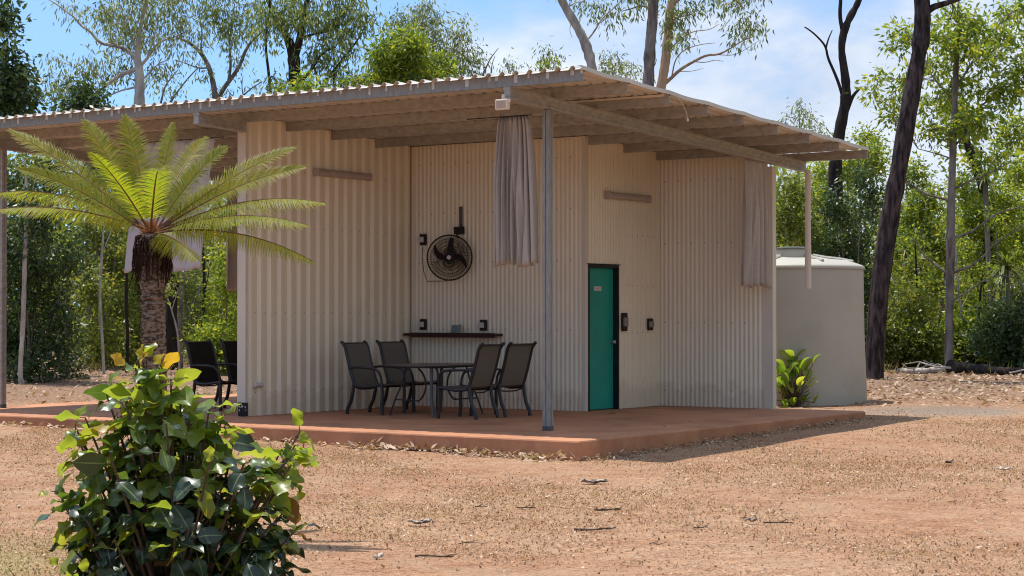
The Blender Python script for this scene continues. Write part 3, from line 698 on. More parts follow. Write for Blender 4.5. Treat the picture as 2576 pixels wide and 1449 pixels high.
# ------------------------------------------------------------------ chairs and tables
def make_chair(name, label, sling, group):
    t = thing(name, label, 'chair', (0, 0, 0), 0, group)
    HW = .275
    back = [(-.43, 1.01), (-.395, .985), (-.36, .93), (-.325, .80), (-.285, .65), (-.235, .50), (-.205, .425)]
    seat = [(-.205, .425), (-.15, .395), (0, .385), (.15, .405), (.24, .42), (.285, .405)]
    def sheet(curve, y0, y1, th):
        b = MB(); n = len(curve); vs = []; c = np.array(curve); tg = np.gradient(c, axis=0); nrm = np.stack([-tg[:, 1], tg[:, 0]], 1); nrm /= np.linalg.norm(nrm, axis=1)[:, None]
        for q in (0, 1):
            for yy in (y0, y1):
                for i in range(n):
                    p = c[i] + nrm[i] * th * q; vs.append((p[0], yy, p[1]))
        fs = []
        for i in range(n - 1):
            fs += [(i, i + 1, n + i + 1, n + i), (2 * n + i, 3 * n + i, 3 * n + i + 1, 2 * n + i + 1), (i, 2 * n + i, 2 * n + i + 1, i + 1), (n + i, n + i + 1, 3 * n + i + 1, 3 * n + i)]
        fs += [(0, n, 3 * n, 2 * n), (n - 1, 2 * n - 1, 4 * n - 1, 3 * n - 1)]
        b.raw(vs, fs); return b
    sheet(back[1:], -HW + .01, HW - .01, .008).build('backrest', M[sling], t, smooth=True)
    sheet(seat, -HW + .01, HW - .01, .008).build('seat', M[sling], t, smooth=True)
    for s in (-1, 1):
        y = s * HW
        b = MB(); b.tube([(x, y, z) for x, z in back], [.022, .026] + [.023] * 5, 8); b.tube([(x, y, z - .004) for x, z in seat], .022, 8)
        b.build('side_frame', M['bronze'], t, smooth=True)
        b = MB(); b.tube([(-.29, y * 1.06, .645), (-.15, y * 1.12, .655), (.05, y * 1.13, .65), (.16, y * 1.12, .64), (.225, y * 1.1, .60), (.255, y * 1.06, .53), (.265, y, .42)], [.014, .017, .020, .020, .019, .018, .017], 8)
        b.build('armrest', M['bronze'], t, smooth=True)
        b = MB(); b.tube([(.262, y, .42), (.268, y, .30), (.262, y, .15), (.275, y, .0)], [.022, .024, .025, .026], 8); b.build('leg', M['bronze'], t, smooth=True)
        b = MB(); b.tube([(-.215, y, .44), (-.225, y, .32), (-.26, y, .18), (-.315, y, .08), (-.325, y, .0)], [.022, .025, .026, .026, .026], 8); b.build('leg', M['bronze'], t, smooth=True)
    b = MB(); b.tube([(-.395, -HW, .985), (-.395, HW, .985)], .014, 8); b.build('top_rail', M['bronze'], t)
    b = MB(); b.tube([(-.19, -HW, .375), (-.19, -HW * .5, .345), (-.19, HW * .5, .345), (-.19, HW, .375)], .011, 6); b.tube([(.24, -HW, .385), (.24, HW, .385)], .011, 6); b.build('crossbar', M['bronze'], t)
    return t
def place(o, u, v, ang, label):
    o.location = [float(c) for c in W(u, v, SL + .002)]; o.rotation_euler = (0, 0, ROTZ + ang); o['label'] = label
G = 'dark sling chairs around the veranda table'
c0 = make_chair('patio_chair', 'dark sling patio chair', 'sling', G)
# facing -u is local +x; facing +u is local -x
place(c0, 5.38, 3.18, R(4), 'dark sling patio chair nearest the wide rib wall, front left of the table')
c = copy_tree(c0); place(c, 5.50, 4.12, R(-2), 'dark sling patio chair behind the left front one, closest to the shelf wall')
c = copy_tree(c0); place(c, 3.70, 2.99, R(184), 'dark sling patio chair at the front right, its back to the post')
c = copy_tree(c0); place(c, 3.66, 3.70, R(177), 'dark sling patio chair rearmost on the right, beside the galvanised post')
G2 = 'black chairs in the far veranda'
e0 = make_chair('patio_chair', 'black chair', 'sling_dark', G2)
place(e0, 7.98, 2.72, R(3), 'black sling chair left of the wide rib wall, seen from behind beside the cycad')
c = copy_tree(e0); place(c, 7.92, 3.40, R(-4), 'black sling chair half hidden behind the left edge of the wide rib wall')
def make_table(label, group):
    t = thing('patio_table', label, 'table', (0, 0, 0), 0, group)
    hx, hy, r = .49, .74, .30; poly = []
    for (cx, cy, a0) in ((hx - r, hy - r, 0), (-hx + r, hy - r, 90), (-hx + r, -hy + r, 180), (hx - r, -hy + r, 270)):
        for k in range(9): a = R(a0 + k * 90 / 8); poly.append((cx + r * math.cos(a), cy + r * math.sin(a)))
    b = MB(); b.prism([(x * .985, y * .99) for x, y in poly], 2, .690, .7005); b.build('tabletop', M['tabletop'], t, bevel=.002)
    b = MB(); pts = [(x, y, .682) for x, y in poly]; pts.append(pts[0]); b.tube(pts, .019, 6, caps=False, flat=(1, 1)); b.build('rim', M['bronze'], t, smooth=True)
    for sx, sy, fat in ((1, -1, True), (-1, 1, True), (-1, -1, False), (1, 1, False)):
        x, y = sx * .33, sy * .56; b = MB()
        if fat: b.tube([(x, y, .675), (x, y, .45), (x * 1.02, y * 1.01, .28), (x * 1.10, y * 1.05, .12), (x * 1.18, y * 1.09, 0)], [.026, .024, .022, .021, .02], 8)
        else: b.tube([(x * .55, y * .80, .675), (x * .75, y * .85, .42), (x * .98, y * .9, .25), (x * 1.25, y * .95, .0)], [.012, .013, .013, .012], 8)
        b.build('leg', M['table_leg' if fat else 'brace'], t, smooth=True)
        if not fat:
            b = MB(); a = np.linspace(R(60), -R(60), 14); b.tube(np.stack([x * .2 - sx * .26 * (np.cos(a) - .5), np.full(14, y * .6), .42 + .26 * np.sin(a)], 1), .013, 6)
            b.tube([(x * .2, y * .6, .20), (x * 1.02, y * .9, .22)], .011, 6); b.build('brace', M['brace'], t, smooth=True)
    return t
tb = make_table('brown rounded patio table between four dark sling chairs on the veranda', None); place(tb, 4.56, 3.47, R(0), tb['label'])
tb2 = copy_tree(tb); place(tb2, 7.16, 3.35, R(0), 'dark patio table mostly hidden behind the left edge of the wide rib wall')

# ------------------------------------------------------------------ water tank
tc_ = at(1984, 1000, 31.6); RT = 1.235
tank = thing('water_tank', 'cream-grey round plastic water tank behind the right end of the pavilion', 'water tank', (tc_[0], tc_[1], gz(tc_[0], tc_[1]) - .02))
zb = gz(tc_[0], tc_[1]) - .02
zsh = at(1984, 672, 30.4)[2] - zb; ztop = at(1984, 640, 31.6)[2] - zb
b = MB(); b.lathe([(0, 0), (RT + .045, 0), (RT + .04, .3), (RT + .005, 1.2), (RT - .005, zsh - .09), (RT - .01, zsh - .02)], 72); b.build('body', M['tank'], tank, smooth=True)
b = MB(); b.lathe([(RT - .01, zsh - .021), (RT + .012, zsh - .018), (RT + .016, zsh + .02), (RT - .02, zsh + .05), (RT * .8, zsh + .13), (RT * .55, ztop - .08), (RT * .3, ztop - .02), (0, ztop)], 72)
dome = b.build('dome_top', M['tank'], tank, smooth=True, sharp=60)
b = MB()
for k in range(8):
    a = R(22 + 45 * k); pts = []
    for q in (0.34, .5, .7, .88):
        rr_ = RT * q; zz = np.interp(q, [.3, .55, .8, 1], [ztop - .02, ztop - .08, zsh + .13, zsh + .05]) + .012
        pts.append((rr_ * math.cos(a), rr_ * math.sin(a), zz))
    b.tube(pts, .028, 6)
b.build('rib', M['tank'], dome, smooth=True)
b = MB(); cz = ztop - .06; b.lathe([(.255, cz), (.25, ztop + .10), (.22, ztop + .10), (.22, cz)], 32, (.0, -.35, -.02)); col_ = b.build('manhole_collar', M['tank'], tank, smooth=True)
b = MB(); b.lathe([(.265, ztop + .085), (.265, ztop + .115), (.20, ztop + .13), (0, ztop + .13)], 32, (0, -.35, -.02)); b.build('lid', M['tank_lid'], tank, smooth=True)

# ================================================================== plants
def unit(a): return a / (np.linalg.norm(a, axis=-1, keepdims=True) + 1e-9)
def leaf_quads(pos, d, n, L, Wd):
    """diamond leaves: base, two sides, tip"""
    s = unit(np.cross(d, n)); L = L[:, None]; Wd = Wd[:, None]
    return np.stack([pos, pos + d * L * .45 + s * Wd * .5, pos + d * L, pos + d * L * .45 - s * Wd * .5], 1)
KIND = {   # leaf length, width, droop (0 upright spread .. 1 hanging), leaves per square metre of outline, twig length, leaves per twig
    'euc':   dict(L=.17, W=.040, droop=.74, dens=1000, tw=.40, per=20),
    'eucs':  dict(L=.16, W=.040, droop=.62, dens=1000, tw=.36, per=18),
    'broad': dict(L=.14, W=.075, droop=.35, dens=1150, tw=.34, per=16),
    'whorl': dict(L=.15, W=.055, droop=.30, dens=1350, tw=.30, per=20),
    'scrub': dict(L=.11, W=.050, droop=.30, dens=2300, tw=.32, per=18),
    'far':   dict(L=.26, W=.13, droop=.4, dens=170, tw=.6, per=10),
}
def blob_leaves(rng, c, r, kind, dens=1.0):
    """leaf clusters on twig ends inside an ellipsoid (centre c, radii r); returns quads and the twig ends"""
    K = KIND[kind]
    n = max(10, int(math.pi * r[0] * r[2] * K['dens'] * dens)); per = K['per']; nt = max(2, n // per)
    p = rng.normal(size=(nt, 3)); p = unit(p) * (rng.random((nt, 1)) ** .42)
    p = p * np.array(r); ends = c + p
    tip = np.repeat(ends, per, 0); m = len(tip)
    off = rng.normal(size=(m, 3)) * K['tw'] * np.array([.42, .42, .36])
    if K['droop'] > .5: off[:, 2] -= abs(rng.normal(size=m)) * .12
    pos = tip + off
    d = unit(off + rng.normal(size=(m, 3)) * .12)
    d = unit(d * (1 - K['droop']) + np.array([0, 0, -1.0]) * K['droop'] * (.6 + .5 * rng.random((m, 1))) + rng.normal(size=(m, 3)) * .28)
    nn = rng.normal(size=(m, 3)) + np.array([0, 0, 1.1 * (1 - K['droop'])])
    nn = unit(nn - d * (nn * d).sum(1, keepdims=True))
    L = K['L'] * (.65 + .7 * rng.random(m)); Wd = K['W'] * (.7 + .6 * rng.random(m))
    return leaf_quads(pos, d, nn, L, Wd), ends
def wander(rng, a, b, n=5, amp=.08, sag=.0):
    a, b = np.array(a, float), np.array(b, float); L = np.linalg.norm(b - a)
    t = np.linspace(0, 1, n)[:, None]; p = a + (b - a) * t
    j = rng.normal(size=(n, 3)) * amp * L; j[0] = 0; j[-1] = 0
    p = p + j; p[:, 2] += sag * L * np.sin(math.pi * t[:, 0])
    return p
def smooth_poly(pts, k=3):
    pts = np.array(pts, float)
    for _ in range(k - 1):
        q = [pts[0]]
        for i in range(len(pts) - 1):
            q += [pts[i] * .75 + pts[i + 1] * .25, pts[i] * .25 + pts[i + 1] * .75]
        q.append(pts[-1]); pts = np.array(q)
    return pts
def make_tree(name, label, cat, Y, trunk, rads, limbs, blobs, bark, leaf, kind='euc', group=None, seed=1, dens=1.0, jitter=.8, twigs=True, crown_name='crown', trunk_name='trunk', grow=True, base=None):
    """trunk: polyline of (px, py) read off the photograph at distance Y, rads in metres;
       limbs: [(polyline px,py[,dY]), r0, r1]; blobs: (px, py, rx, ry[, dY])"""
    rng = np.random.default_rng(seed)
    tp = np.array([at(p[0], p[1], Y + (p[2] if len(p) > 2 else 0)) for p in trunk])
    tp[0][2] = gz(tp[0][0], tp[0][1]) - .12 if grow else tp[0][2]
    root = tp[0].copy(); root[2] += .12 if grow else 0
    t = thing(name, label, cat, root, 0, group)
    b = MB(); skel = []
    sp = smooth_poly(tp, 3); rs = np.interp(np.linspace(0, 1, len(sp)), np.linspace(0, 1, len(rads)), rads)
    rs = rs * (1 + .07 * rng.normal(size=len(rs)))
    if grow: rs[0] *= 1.35
    b.tube(sp - root, rs, 10); skel += list(zip(sp, rs))
    for lb in limbs:
        pl, r0, r1 = lb[0], lb[1], lb[2]
        lp = np.array([at(p[0], p[1], Y + (p[2] if len(p) > 2 else 0)) for p in pl])
        lp = smooth_poly(lp, 3); lr = np.linspace(r0, r1, len(lp)); b.tube(lp - root, lr, 7); skel += list(zip(lp, lr))
    sk = np.array([q[0] for q in skel]); skr = np.array([q[1] for q in skel])
    quads = []
    for bl in blobs:
        px, py, rx, ry = bl[:4]; dY = bl[4] if len(bl) > 4 else rng.uniform(-jitter, jitter)
        c = at(px, py, Y + dY); k = mpp(Y); r = (rx * k, max(.35, rx * k * .8), ry * k)
        q, ends = blob_leaves(rng, c, r, kind, dens); quads.append(q)
        if twigs:
            # a limb into the clump, then forks to some of the twig ends
            dist = np.linalg.norm(sk - c, axis=1) + np.maximum(0, sk[:, 2] - c[2] + .1) * 1.5
            i = int(np.argmin(dist)); a = sk[i]; r0 = min(max(.012, skr[i] * .55), .014 + .012 * np.linalg.norm(a - c))
            lp = smooth_poly(wander(rng, a, c, 4, .06, .06), 2); lr = np.linspace(r0, max(.006, r0 * .4), len(lp)); b.tube(lp - root, lr, 5, caps=False)
            for e in ends[: min(len(ends), 7 + int(rx * ry / 900))]:
                s = lp[rng.integers(len(lp) // 2, len(lp))]
                b.tube(smooth_poly(wander(rng, s, e, 4, .07, .05), 2) - root, np.linspace(max(.006, r0 * .35), .003, 6), 4, caps=False)
    b.build(trunk_name, M[bark], t, smooth=True, sharp=180)
    if quads: quads_object(crown_name, np.concatenate(quads) - root, M[leaf], t)
    return t

GT = 'gum trees behind the pavilion'
make_tree('broadleaf_tree', 'dark green bushy tree cut by the left edge of the photo above the roof', 'tree', 41, [(-40, 980), (-38, 600), (-25, 330), (-10, 100)], [.16, .12, .08, .03],
    [], [(35, 190, 55, 45), (60, 240, 42, 45), (10, 260, 55, 55), (10, 50, 32, 45), (5, 120, 26, 28), (-40, 180, 60, 80), (-50, 60, 60, 60), (30, 310, 60, 40), (-20, -60, 50, 60)], 'bark_grey', 'leaf_dark', 'broad', None, 21, 1.15)
make_tree('gum_tree', 'pale smooth gum with spreading white limbs, left of the forked dark trunk', 'tree', 50, [(352, 960), (351, 600), (350, 270), (352, 215), (350, 175), (345, 140), (352, 70), (372, -10), (385, -90)], [.17, .155, .14, .13, .12, .08, .05, .04, .02],
    [([(347, 172), (330, 178), (300, 190), (275, 208), (250, 228)], .07, .035), ([(345, 150), (325, 128), (300, 116), (262, 112), (243, 100), (228, 78), (205, 66), (190, 45), (170, 30), (140, 8), (110, -8)], .055, .012),
     ([(352, 165), (370, 148), (388, 118), (410, 100), (445, 92), (480, 72)], .05, .014), ([(352, 215), (330, 222), (308, 226), (280, 238), (255, 248)], .035, .012), ([(354, 205), (378, 180), (400, 158), (425, 150)], .03, .01),
     ([(348, 150), (335, 100), (318, 60), (300, 10)], .035, .012), ([(372, 140), (390, 90), (400, 40)], .03, .01)],
    [(330, 35, 75, 38), (255, 25, 60, 28), (405, 35, 60, 38), (185, 12, 45, 16), (225, 160, 24, 30), (240, 185, 26, 28), (140, 215, 34, 40), (130, 150, 22, 24), (290, 88, 40, 26), (345, 115, 38, 34), (300, 60, 42, 28), (460, 55, 50, 36), (425, 160, 32, 20), (305, 170, 28, 20), (390, 100, 36, 22), (440, 110, 24, 16), (360, -30, 100, 40), (450, -20, 60, 40), (170, 205, 22, 26), (395, 170, 30, 18), (200, 165, 20, 22), (330, 150, 28, 16), (370, 70, 30, 26), (270, 130, 26, 20)],
    'bark_pale', 'leaf_euc_pale', 'euc', GT, 31, .52)
make_tree('broadleaf_tree', 'dense green tree top just above the roof edge left of the pale gum', 'tree', 46, [(225, 960), (222, 500), (220, 280)], [.09, .07, .03], [], [(205, 255, 45, 24), (245, 245, 34, 24), (200, 225, 28, 24), (170, 268, 34, 12), (230, 290, 50, 24)], 'bark_grey', 'leaf_dark', 'broad', None, 22, 1.1)
make_tree('gum_tree', 'twisting gum with bare angular branches between the pale gum and the forked dark trunk', 'tree', 56, [(545, 960), (545, 500), (543, 262), (540, 225), (528, 170), (505, 130), (478, 108), (452, 96)], [.15, .13, .10, .085, .07, .06, .045, .03],
    [([(545, 262), (560, 225), (588, 190), (606, 160), (618, 125), (640, 95), (672, 72), (700, 50)], .08, .025), ([(575, 205), (582, 160), (576, 110), (585, 60), (590, 10)], .05, .015), ([(528, 170), (500, 172), (470, 160), (440, 150)], .03, .01),
     ([(505, 130), (510, 80), (500, 30)], .03, .012), ([(405, 258), (415, 215), (432, 195), (448, 175)], .035, .012), ([(425, 262), (448, 228), (470, 200), (500, 168)], .04, .012), ([(590, 255), (612, 240), (632, 222), (660, 205)], .035, .012), ([(612, 240), (608, 215), (612, 190)], .02, .008), ([(405, 300), (405, 258)], .04, .035), ([(425, 300), (425, 262)], .045, .04), ([(590, 300), (590, 255)], .04, .035), ([(545, 300), (405, 330)], .05, .04), ([(545, 320), (425, 340), (425, 300)], .05, .045), ([(545, 330), (590, 320), (590, 300)], .05, .04), ([(405, 330), (405, 300)], .045, .04)],
    [(565, 30, 52, 40), (520, 30, 40, 36), (615, 40, 46, 34), (640, 10, 40, 26), (505, 95, 30, 22), (575, 100, 34, 26), (480, 130, 26, 18), (632, 75, 28, 22), (525, 175, 24, 20), (548, 225, 20, 20), (575, 230, 20, 16), (445, 205, 22, 18), (650, 200, 14, 12), (550, 70, 40, 26), (595, 150, 22, 20), (390, 190, 18, 26), (415, 230, 16, 18), (560, -40, 90, 40)],
    'bark_grey', 'leaf_euc', 'euc', GT, 33, .46)
make_tree('gum_tree', 'dark rough-barked gum with a forked black trunk and heavy crown above the roof', 'tree', 45, [(748, 960), (747, 500), (744, 240), (742, 190), (740, 150), (736, 125), (722, 92), (706, 70), (690, 40), (675, 0), (660, -80)], [.23, .20, .17, .155, .15, .14, .09, .08, .06, .05, .03],
    [([(740, 148), (752, 110), (760, 70), (768, 30), (775, -10), (790, -90)], .11, .04), ([(750, 215), (775, 185), (790, 165), (812, 130), (845, 118)], .05, .02), ([(758, 95), (790, 85), (830, 78), (860, 60)], .04, .015),
     ([(680, 225), (676, 180), (668, 120), (672, 70), (680, 20)], .04, .02), ([(800, 235), (830, 190), (862, 150), (895, 108), (912, 80)], .045, .014), ([(820, 235), (800, 200), (788, 165), (770, 130)], .03, .012), ([(845, 235), (838, 200), (842, 160), (838, 120)], .03, .012), ([(680, 320), (680, 225)], .045, .04), ([(800, 300), (800, 235)], .05, .045), ([(820, 300), (820, 235)], .035, .03), ([(845, 300), (845, 235)], .035, .03), ([(747, 420), (680, 380), (680, 320)], .06, .045), ([(748, 420), (800, 360), (800, 300)], .06, .05), ([(748, 400), (820, 340), (820, 300)], .05, .035), ([(748, 390), (845, 330), (845, 300)], .05, .035)],
    [(720, 20, 62, 36), (790, 25, 60, 36), (842, 45, 55, 42), (880, 20, 48, 34), (812, 95, 46, 32), (858, 95, 38, 30), (925, 38, 30, 24), (900, 62, 30, 22), (815, 150, 42, 28), (850, 165, 36, 22), (780, 130, 28, 22), (690, 40, 36, 28), (675, 100, 22, 22), (690, 190, 24, 24), (710, 210, 20, 18), (840, 200, 32, 16), (750, -40, 110, 46), (870, -30, 70, 40), (735, 60, 30, 22), (880, 130, 28, 18), (665, 40, 30, 30)],
    'bark_black', 'leaf_euc', 'euc', GT, 35, .68)
make_tree('broadleaf_tree', 'low yellow-green tree top showing over the roof beside the forked dark trunk', 'tree', 43, [(770, 950), (768, 500), (768, 260)], [.07, .05, .02], [], [(775, 215, 26, 20), (800, 222, 26, 14), (765, 240, 36, 20), (720, 225, 26, 18)], 'bark_grey', 'leaf_yellow', 'whorl', None, 24, 1.2)
make_tree('gum_tree', 'greyish feathery gum with a rounded crown in the middle above the roof', 'tree', 55, [(1105, 960), (1100, 500), (1085, 250), (1070, 150), (1060, 60)], [.16, .13, .09, .06, .02],
    [([(1085, 220), (1120, 170), (1150, 120)], .04, .012), ([(1078, 190), (1030, 120), (1005, 60)], .04, .012), ([(1222, 172), (1235, 145), (1255, 120)], .028, .006), ([(1236, 182), (1238, 160), (1246, 140)], .02, .006), ([(1100, 320), (1190, 240), (1222, 172)], .04, .03), ([(1100, 330), (1200, 250), (1236, 182)], .035, .022)],
    [(1015, 40, 38, 28), (1060, 35, 42, 30), (1105, 50, 40, 30), (1150, 90, 42, 36), (1178, 130, 34, 34), (1195, 160, 24, 22), (1130, 140, 50, 36), (1090, 90, 46, 30), (1040, 80, 42, 26), (1150, 175, 50, 22), (960, 160, 30, 28), (990, 55, 22, 18), (1080, 15, 34, 18), (1170, 50, 20, 18), (935, 190, 24, 18)], 'bark_grey', 'leaf_euc_pale', 'eucs', GT, 37, .62)
make_tree('broadleaf_tree', 'bright green dense tree with yellowish new leaves in front of the feathery gum', 'tree', 44, [(1030, 950), (1028, 500), (1020, 240), (1015, 150)], [.11, .09, .06, .02], [],
    [(990, 120, 40, 34), (1040, 125, 46, 34), (1000, 165, 52, 26), (1060, 165, 50, 26), (1100, 165, 32, 22), (1025, 95, 34, 20), (960, 135, 28, 32), (1020, 205, 80, 24), (940, 195, 30, 14), (895, 202, 28, 12), (1090, 195, 40, 16), (1130, 190, 30, 12), (880, 215, 26, 12)], 'bark_grey', 'leaf_green', 'whorl', None, 26, 1.5)
make_tree('gum_tree', 'leaning bare-trunked gum rising left of the centre over the roof corner', 'tree', 52, [(1560, 960), (1530, 500), (1492, 190), (1486, 150), (1470, 100), (1445, 55), (1420, 15), (1395, -40), (1370, -120)], [.20, .18, .15, .14, .13, .125, .115, .10, .06],
    [([(1474, 105), (1495, 80), (1515, 45), (1545, 20), (1570, -5)], .03, .012), ([(1440, 50), (1432, 75), (1440, 95)], .012, .005), ([(1410, 0), (1460, -40), (1520, -60)], .06, .02)],
    [(1500, 14, 34, 12), (1535, 22, 18, 14), (1470, 6, 24, 10), (1545, 45, 10, 10), (1400, -90, 110, 50), (1530, -70, 60, 40)], 'bark_pale', 'leaf_euc', 'euc', GT, 39, .9)
make_tree('gum_tree', 'straight dark-trunked gum standing directly above the right half of the roof', 'tree', 47, [(1628, 960), (1629, 500), (1630, 230), (1633, 170), (1636, 110), (1642, 50), (1644, 0), (1650, -120)], [.20, .18, .145, .14, .14, .13, .12, .06],
    [([(1640, 25), (1615, 12), (1590, 22), (1565, 28)], .03, .01), ([(1600, 20), (1608, 40), (1605, 60)], .012, .005), ([(1632, 180), (1648, 165), (1652, 148)], .02, .006)], [(1610, 8, 26, 10), (1650, -70, 100, 50), (1600, -40, 50, 34)], 'bark_grey', 'leaf_euc', 'euc', GT, 41, .9)
make_tree('gum_tree', 'orange-barked gum with a long bare branch reaching right over the roof', 'tree', 51, [(1640, 970), (1648, 500), (1660, 235), (1668, 195), (1675, 150), (1680, 90), (1684, 40), (1692, -10), (1702, -110)], [.19, .17, .14, .135, .13, .12, .11, .10, .05],
    [([(1668, 215), (1690, 195), (1715, 172), (1745, 155), (1778, 138), (1808, 138), (1838, 122), (1868, 102), (1895, 92)], .055, .010), ([(1745, 155), (1775, 158), (1800, 150), (1820, 155)], .015, .005), ([(1690, 195), (1698, 150), (1720, 125), (1760, 112), (1800, 108)], .022, .006), ([(1680, 130), (1715, 95), (1745, 78), (1785, 76), (1810, 60)], .02, .006), ([(1684, 60), (1700, 45), (1725, 40)], .03, .012), ([(1808, 138), (1850, 140), (1890, 115), (1915, 100)], .012, .004), ([(1868, 102), (1880, 130), (1905, 120)], .010, .004), ([(1700, 180), (1740, 180), (1770, 172)], .012, .004), ([(1650, 210), (1640, 185), (1645, 165)], .012, .005), ([(1684, 20), (1740, -30), (1830, -20), (1870, 20)], .05, .02)],
    [(1700, 55, 30, 34), (1722, 75, 24, 26), (1690, 90, 18, 22), (1862, 65, 22, 20), (1880, 45, 26, 20), (1905, 60, 22, 18), (1850, 100, 12, 10), (1765, 10, 20, 12), (1820, 12, 22, 14), (1878, 90, 16, 8), (1745, 20, 18, 14), (1720, 30, 20, 16), (1710, -70, 90, 50), (1850, -30, 70, 36)], 'bark_orange', 'leaf_euc', 'euc', GT, 43, .7)
for i, (nm, lab, Y, trunk, bl, lf) in enumerate([
    ('sapling', 'small sparse gum sapling top poking over the roof left of the right-hand trunks', 58, [(1395, 960), (1392, 500), (1385, 240), (1378, 150)], [(1380, 130, 26, 16), (1365, 155, 22, 18), (1395, 160, 24, 14)], 'leaf_green'),
    ('sapling', 'tiny wispy sapling top over the roof near the middle', 60, [(1285, 960), (1283, 500), (1280, 190)], [(1275, 155, 20, 12), (1292, 168, 18, 10)], 'leaf_euc_pale'),
    ('sapling', 'thin sapling top with airy leaves between the leaning gum and the straight dark gum', 57, [(1560, 970), (1558, 500), (1545, 220), (1540, 160)], [(1535, 140, 22, 20), (1560, 155, 20, 16), (1590, 165, 22, 14), (1520, 165, 20, 16), (1600, 190, 20, 12), (1550, 185, 30, 12)], 'leaf_euc_pale'),
    ('sapling', 'distant wispy sapling tops above the drooping right end of the roof', 60, [(2010, 960), (2008, 600), (2010, 380), (2012, 290)], [(2012, 265, 20, 16), (2030, 290, 26, 14), (1985, 295, 18, 12), (2050, 320, 28, 20), (1960, 320, 20, 10), (2000, 330, 30, 16), (2070, 345, 24, 20)], 'leaf_euc_pale')]):
    make_tree(nm, lab, 'tree', Y, trunk, [.05, .045, .03, .012][:len(trunk)], [], bl, 'bark_grey', lf, 'eucs', None, 60 + i, .75)
make_tree('dead_tree', 'dead black forked tree with bare branches behind the right end of the roof', 'tree', 50, [(2100, 950), (2104, 600), (2102, 470), (2100, 420), (2112, 330), (2124, 275), (2130, 225), (2124, 175), (2116, 125), (2122, 80), (2140, 40), (2158, 10), (2175, -40)], [.21, .17, .19, .19, .15, .15, .13, .11, .10, .10, .095, .085, .05],
    [([(2124, 260), (2112, 215), (2098, 180), (2082, 145), (2078, 118), (2062, 98), (2040, 78), (2024, 68)], .05, .016), ([(2078, 120), (2084, 98), (2094, 76)], .03, .010), ([(2118, 310), (2134, 270), (2146, 240), (2162, 224)], .075, .03), ([(2120, 80), (2112, 40), (2116, -10), (2110, -60)], .06, .04)], [], 'bark_black', 'leaf_euc', 'euc', None, 45)
make_tree('ironbark_tree', 'tall dark-trunked leaning tree in front of the scrub, right of the water tank', 'tree', 39.0, [(2199, 958), (2203, 850), (2213, 720), (2236, 560), (2262, 420), (2286, 280), (2304, 180), (2318, 100), (2322, 40), (2318, -20), (2310, -160), (2330, -320)], [.235, .205, .20, .185, .175, .17, .17, .175, .18, .15, .12, .06],
    [([(2322, 40), (2345, 18), (2375, 10), (2420, -5), (2480, -40)], .09, .03), ([(2322, 30), (2310, 10), (2305, -30)], .06, .04), ([(2318, 185), (2326, 180)], .04, .03), ([(2390, 0), (2400, 20), (2390, 50)], .02, .006), ([(2205, 805), (2196, 798)], .05, .03)],
    [(2330, -250, 130, 60), (2450, -90, 70, 40), (2240, -200, 80, 60)], 'bark_dark', 'leaf_euc', 'euc', None, 47, .8)
make_tree('slender_tree', 'slender grey-trunked tree with long side branches and yellow-green crown, far right', 'tree', 43, [(2388, 925), (2387, 860), (2390, 700), (2392, 560), (2396, 420), (2400, 300), (2404, 190), (2410, 90), (2412, 0)], [.13, .095, .105, .09, .08, .07, .055, .04, .02],
    [([(2392, 690), (2420, 678), (2445, 668), (2470, 650), (2500, 615), (2540, 590), (2580, 560)], .035, .012), ([(2392, 600), (2430, 592), (2470, 565), (2510, 535), (2570, 520)], .035, .014), ([(2392, 505), (2360, 498), (2320, 485), (2285, 460), (2270, 450)], .03, .015), ([(2394, 480), (2430, 460), (2480, 440), (2540, 410)], .03, .012), ([(2396, 400), (2350, 385), (2310, 375)], .02, .008), ([(2400, 330), (2440, 290), (2490, 250), (2540, 200)], .035, .012), ([(2402, 260), (2360, 210), (2330, 170)], .03, .01), ([(2404, 220), (2440, 170), (2470, 110)], .03, .01), ([(2385, 690), (2350, 665), (2320, 640), (2300, 600)], .03, .01), ([(2390, 760), (2440, 730), (2500, 690), (2560, 700)], .025, .008), ([(2398, 370), (2440, 330), (2470, 300), (2520, 270)], .03, .01)],
    [(2412, 40, 50, 34), (2455, 70, 50, 40), (2370, 90, 42, 34), (2410, 120, 50, 36), (2480, 140, 56, 44), (2530, 100, 50, 40), (2350, 160, 42, 34), (2300, 90, 36, 26), (2268, 75, 26, 22), (2255, 120, 22, 20), (2290, 190, 34, 34), (2420, 210, 54, 40), (2520, 220, 60, 46), (2350, 250, 42, 34), (2210, 195, 26, 18), (2195, 235, 20, 18), (2240, 250, 26, 26), (2460, 300, 56, 38), (2550, 330, 50, 46), (2400, 340, 44, 30), (2540, 40, 40, 30), (2340, 330, 40, 30), (2480, 400, 50, 30), (2560, 20, 30, 30), (2600, 180, 50, 60), (2245, 290, 28, 26)],
    'bark_grey', 'leaf_yellow', 'whorl', None, 49, .68)
make_tree('bent_tree', 'crooked black trunk behind the slender tree at the far right', 'tree', 49, [(2492, 940), (2486, 800), (2482, 640), (2488, 560), (2478, 500), (2455, 420), (2440, 380), (2420, 320), (2410, 280)], [.15, .13, .12, .12, .10, .11, .10, .08, .04],
    [([(2458, 425), (2470, 390), (2468, 370)], .05, .02)], [(2410, 290, 50, 30), (2440, 330, 40, 26), (2395, 260, 40, 24)], 'bark_black', 'leaf_yellow', 'whorl', None, 51, .8)

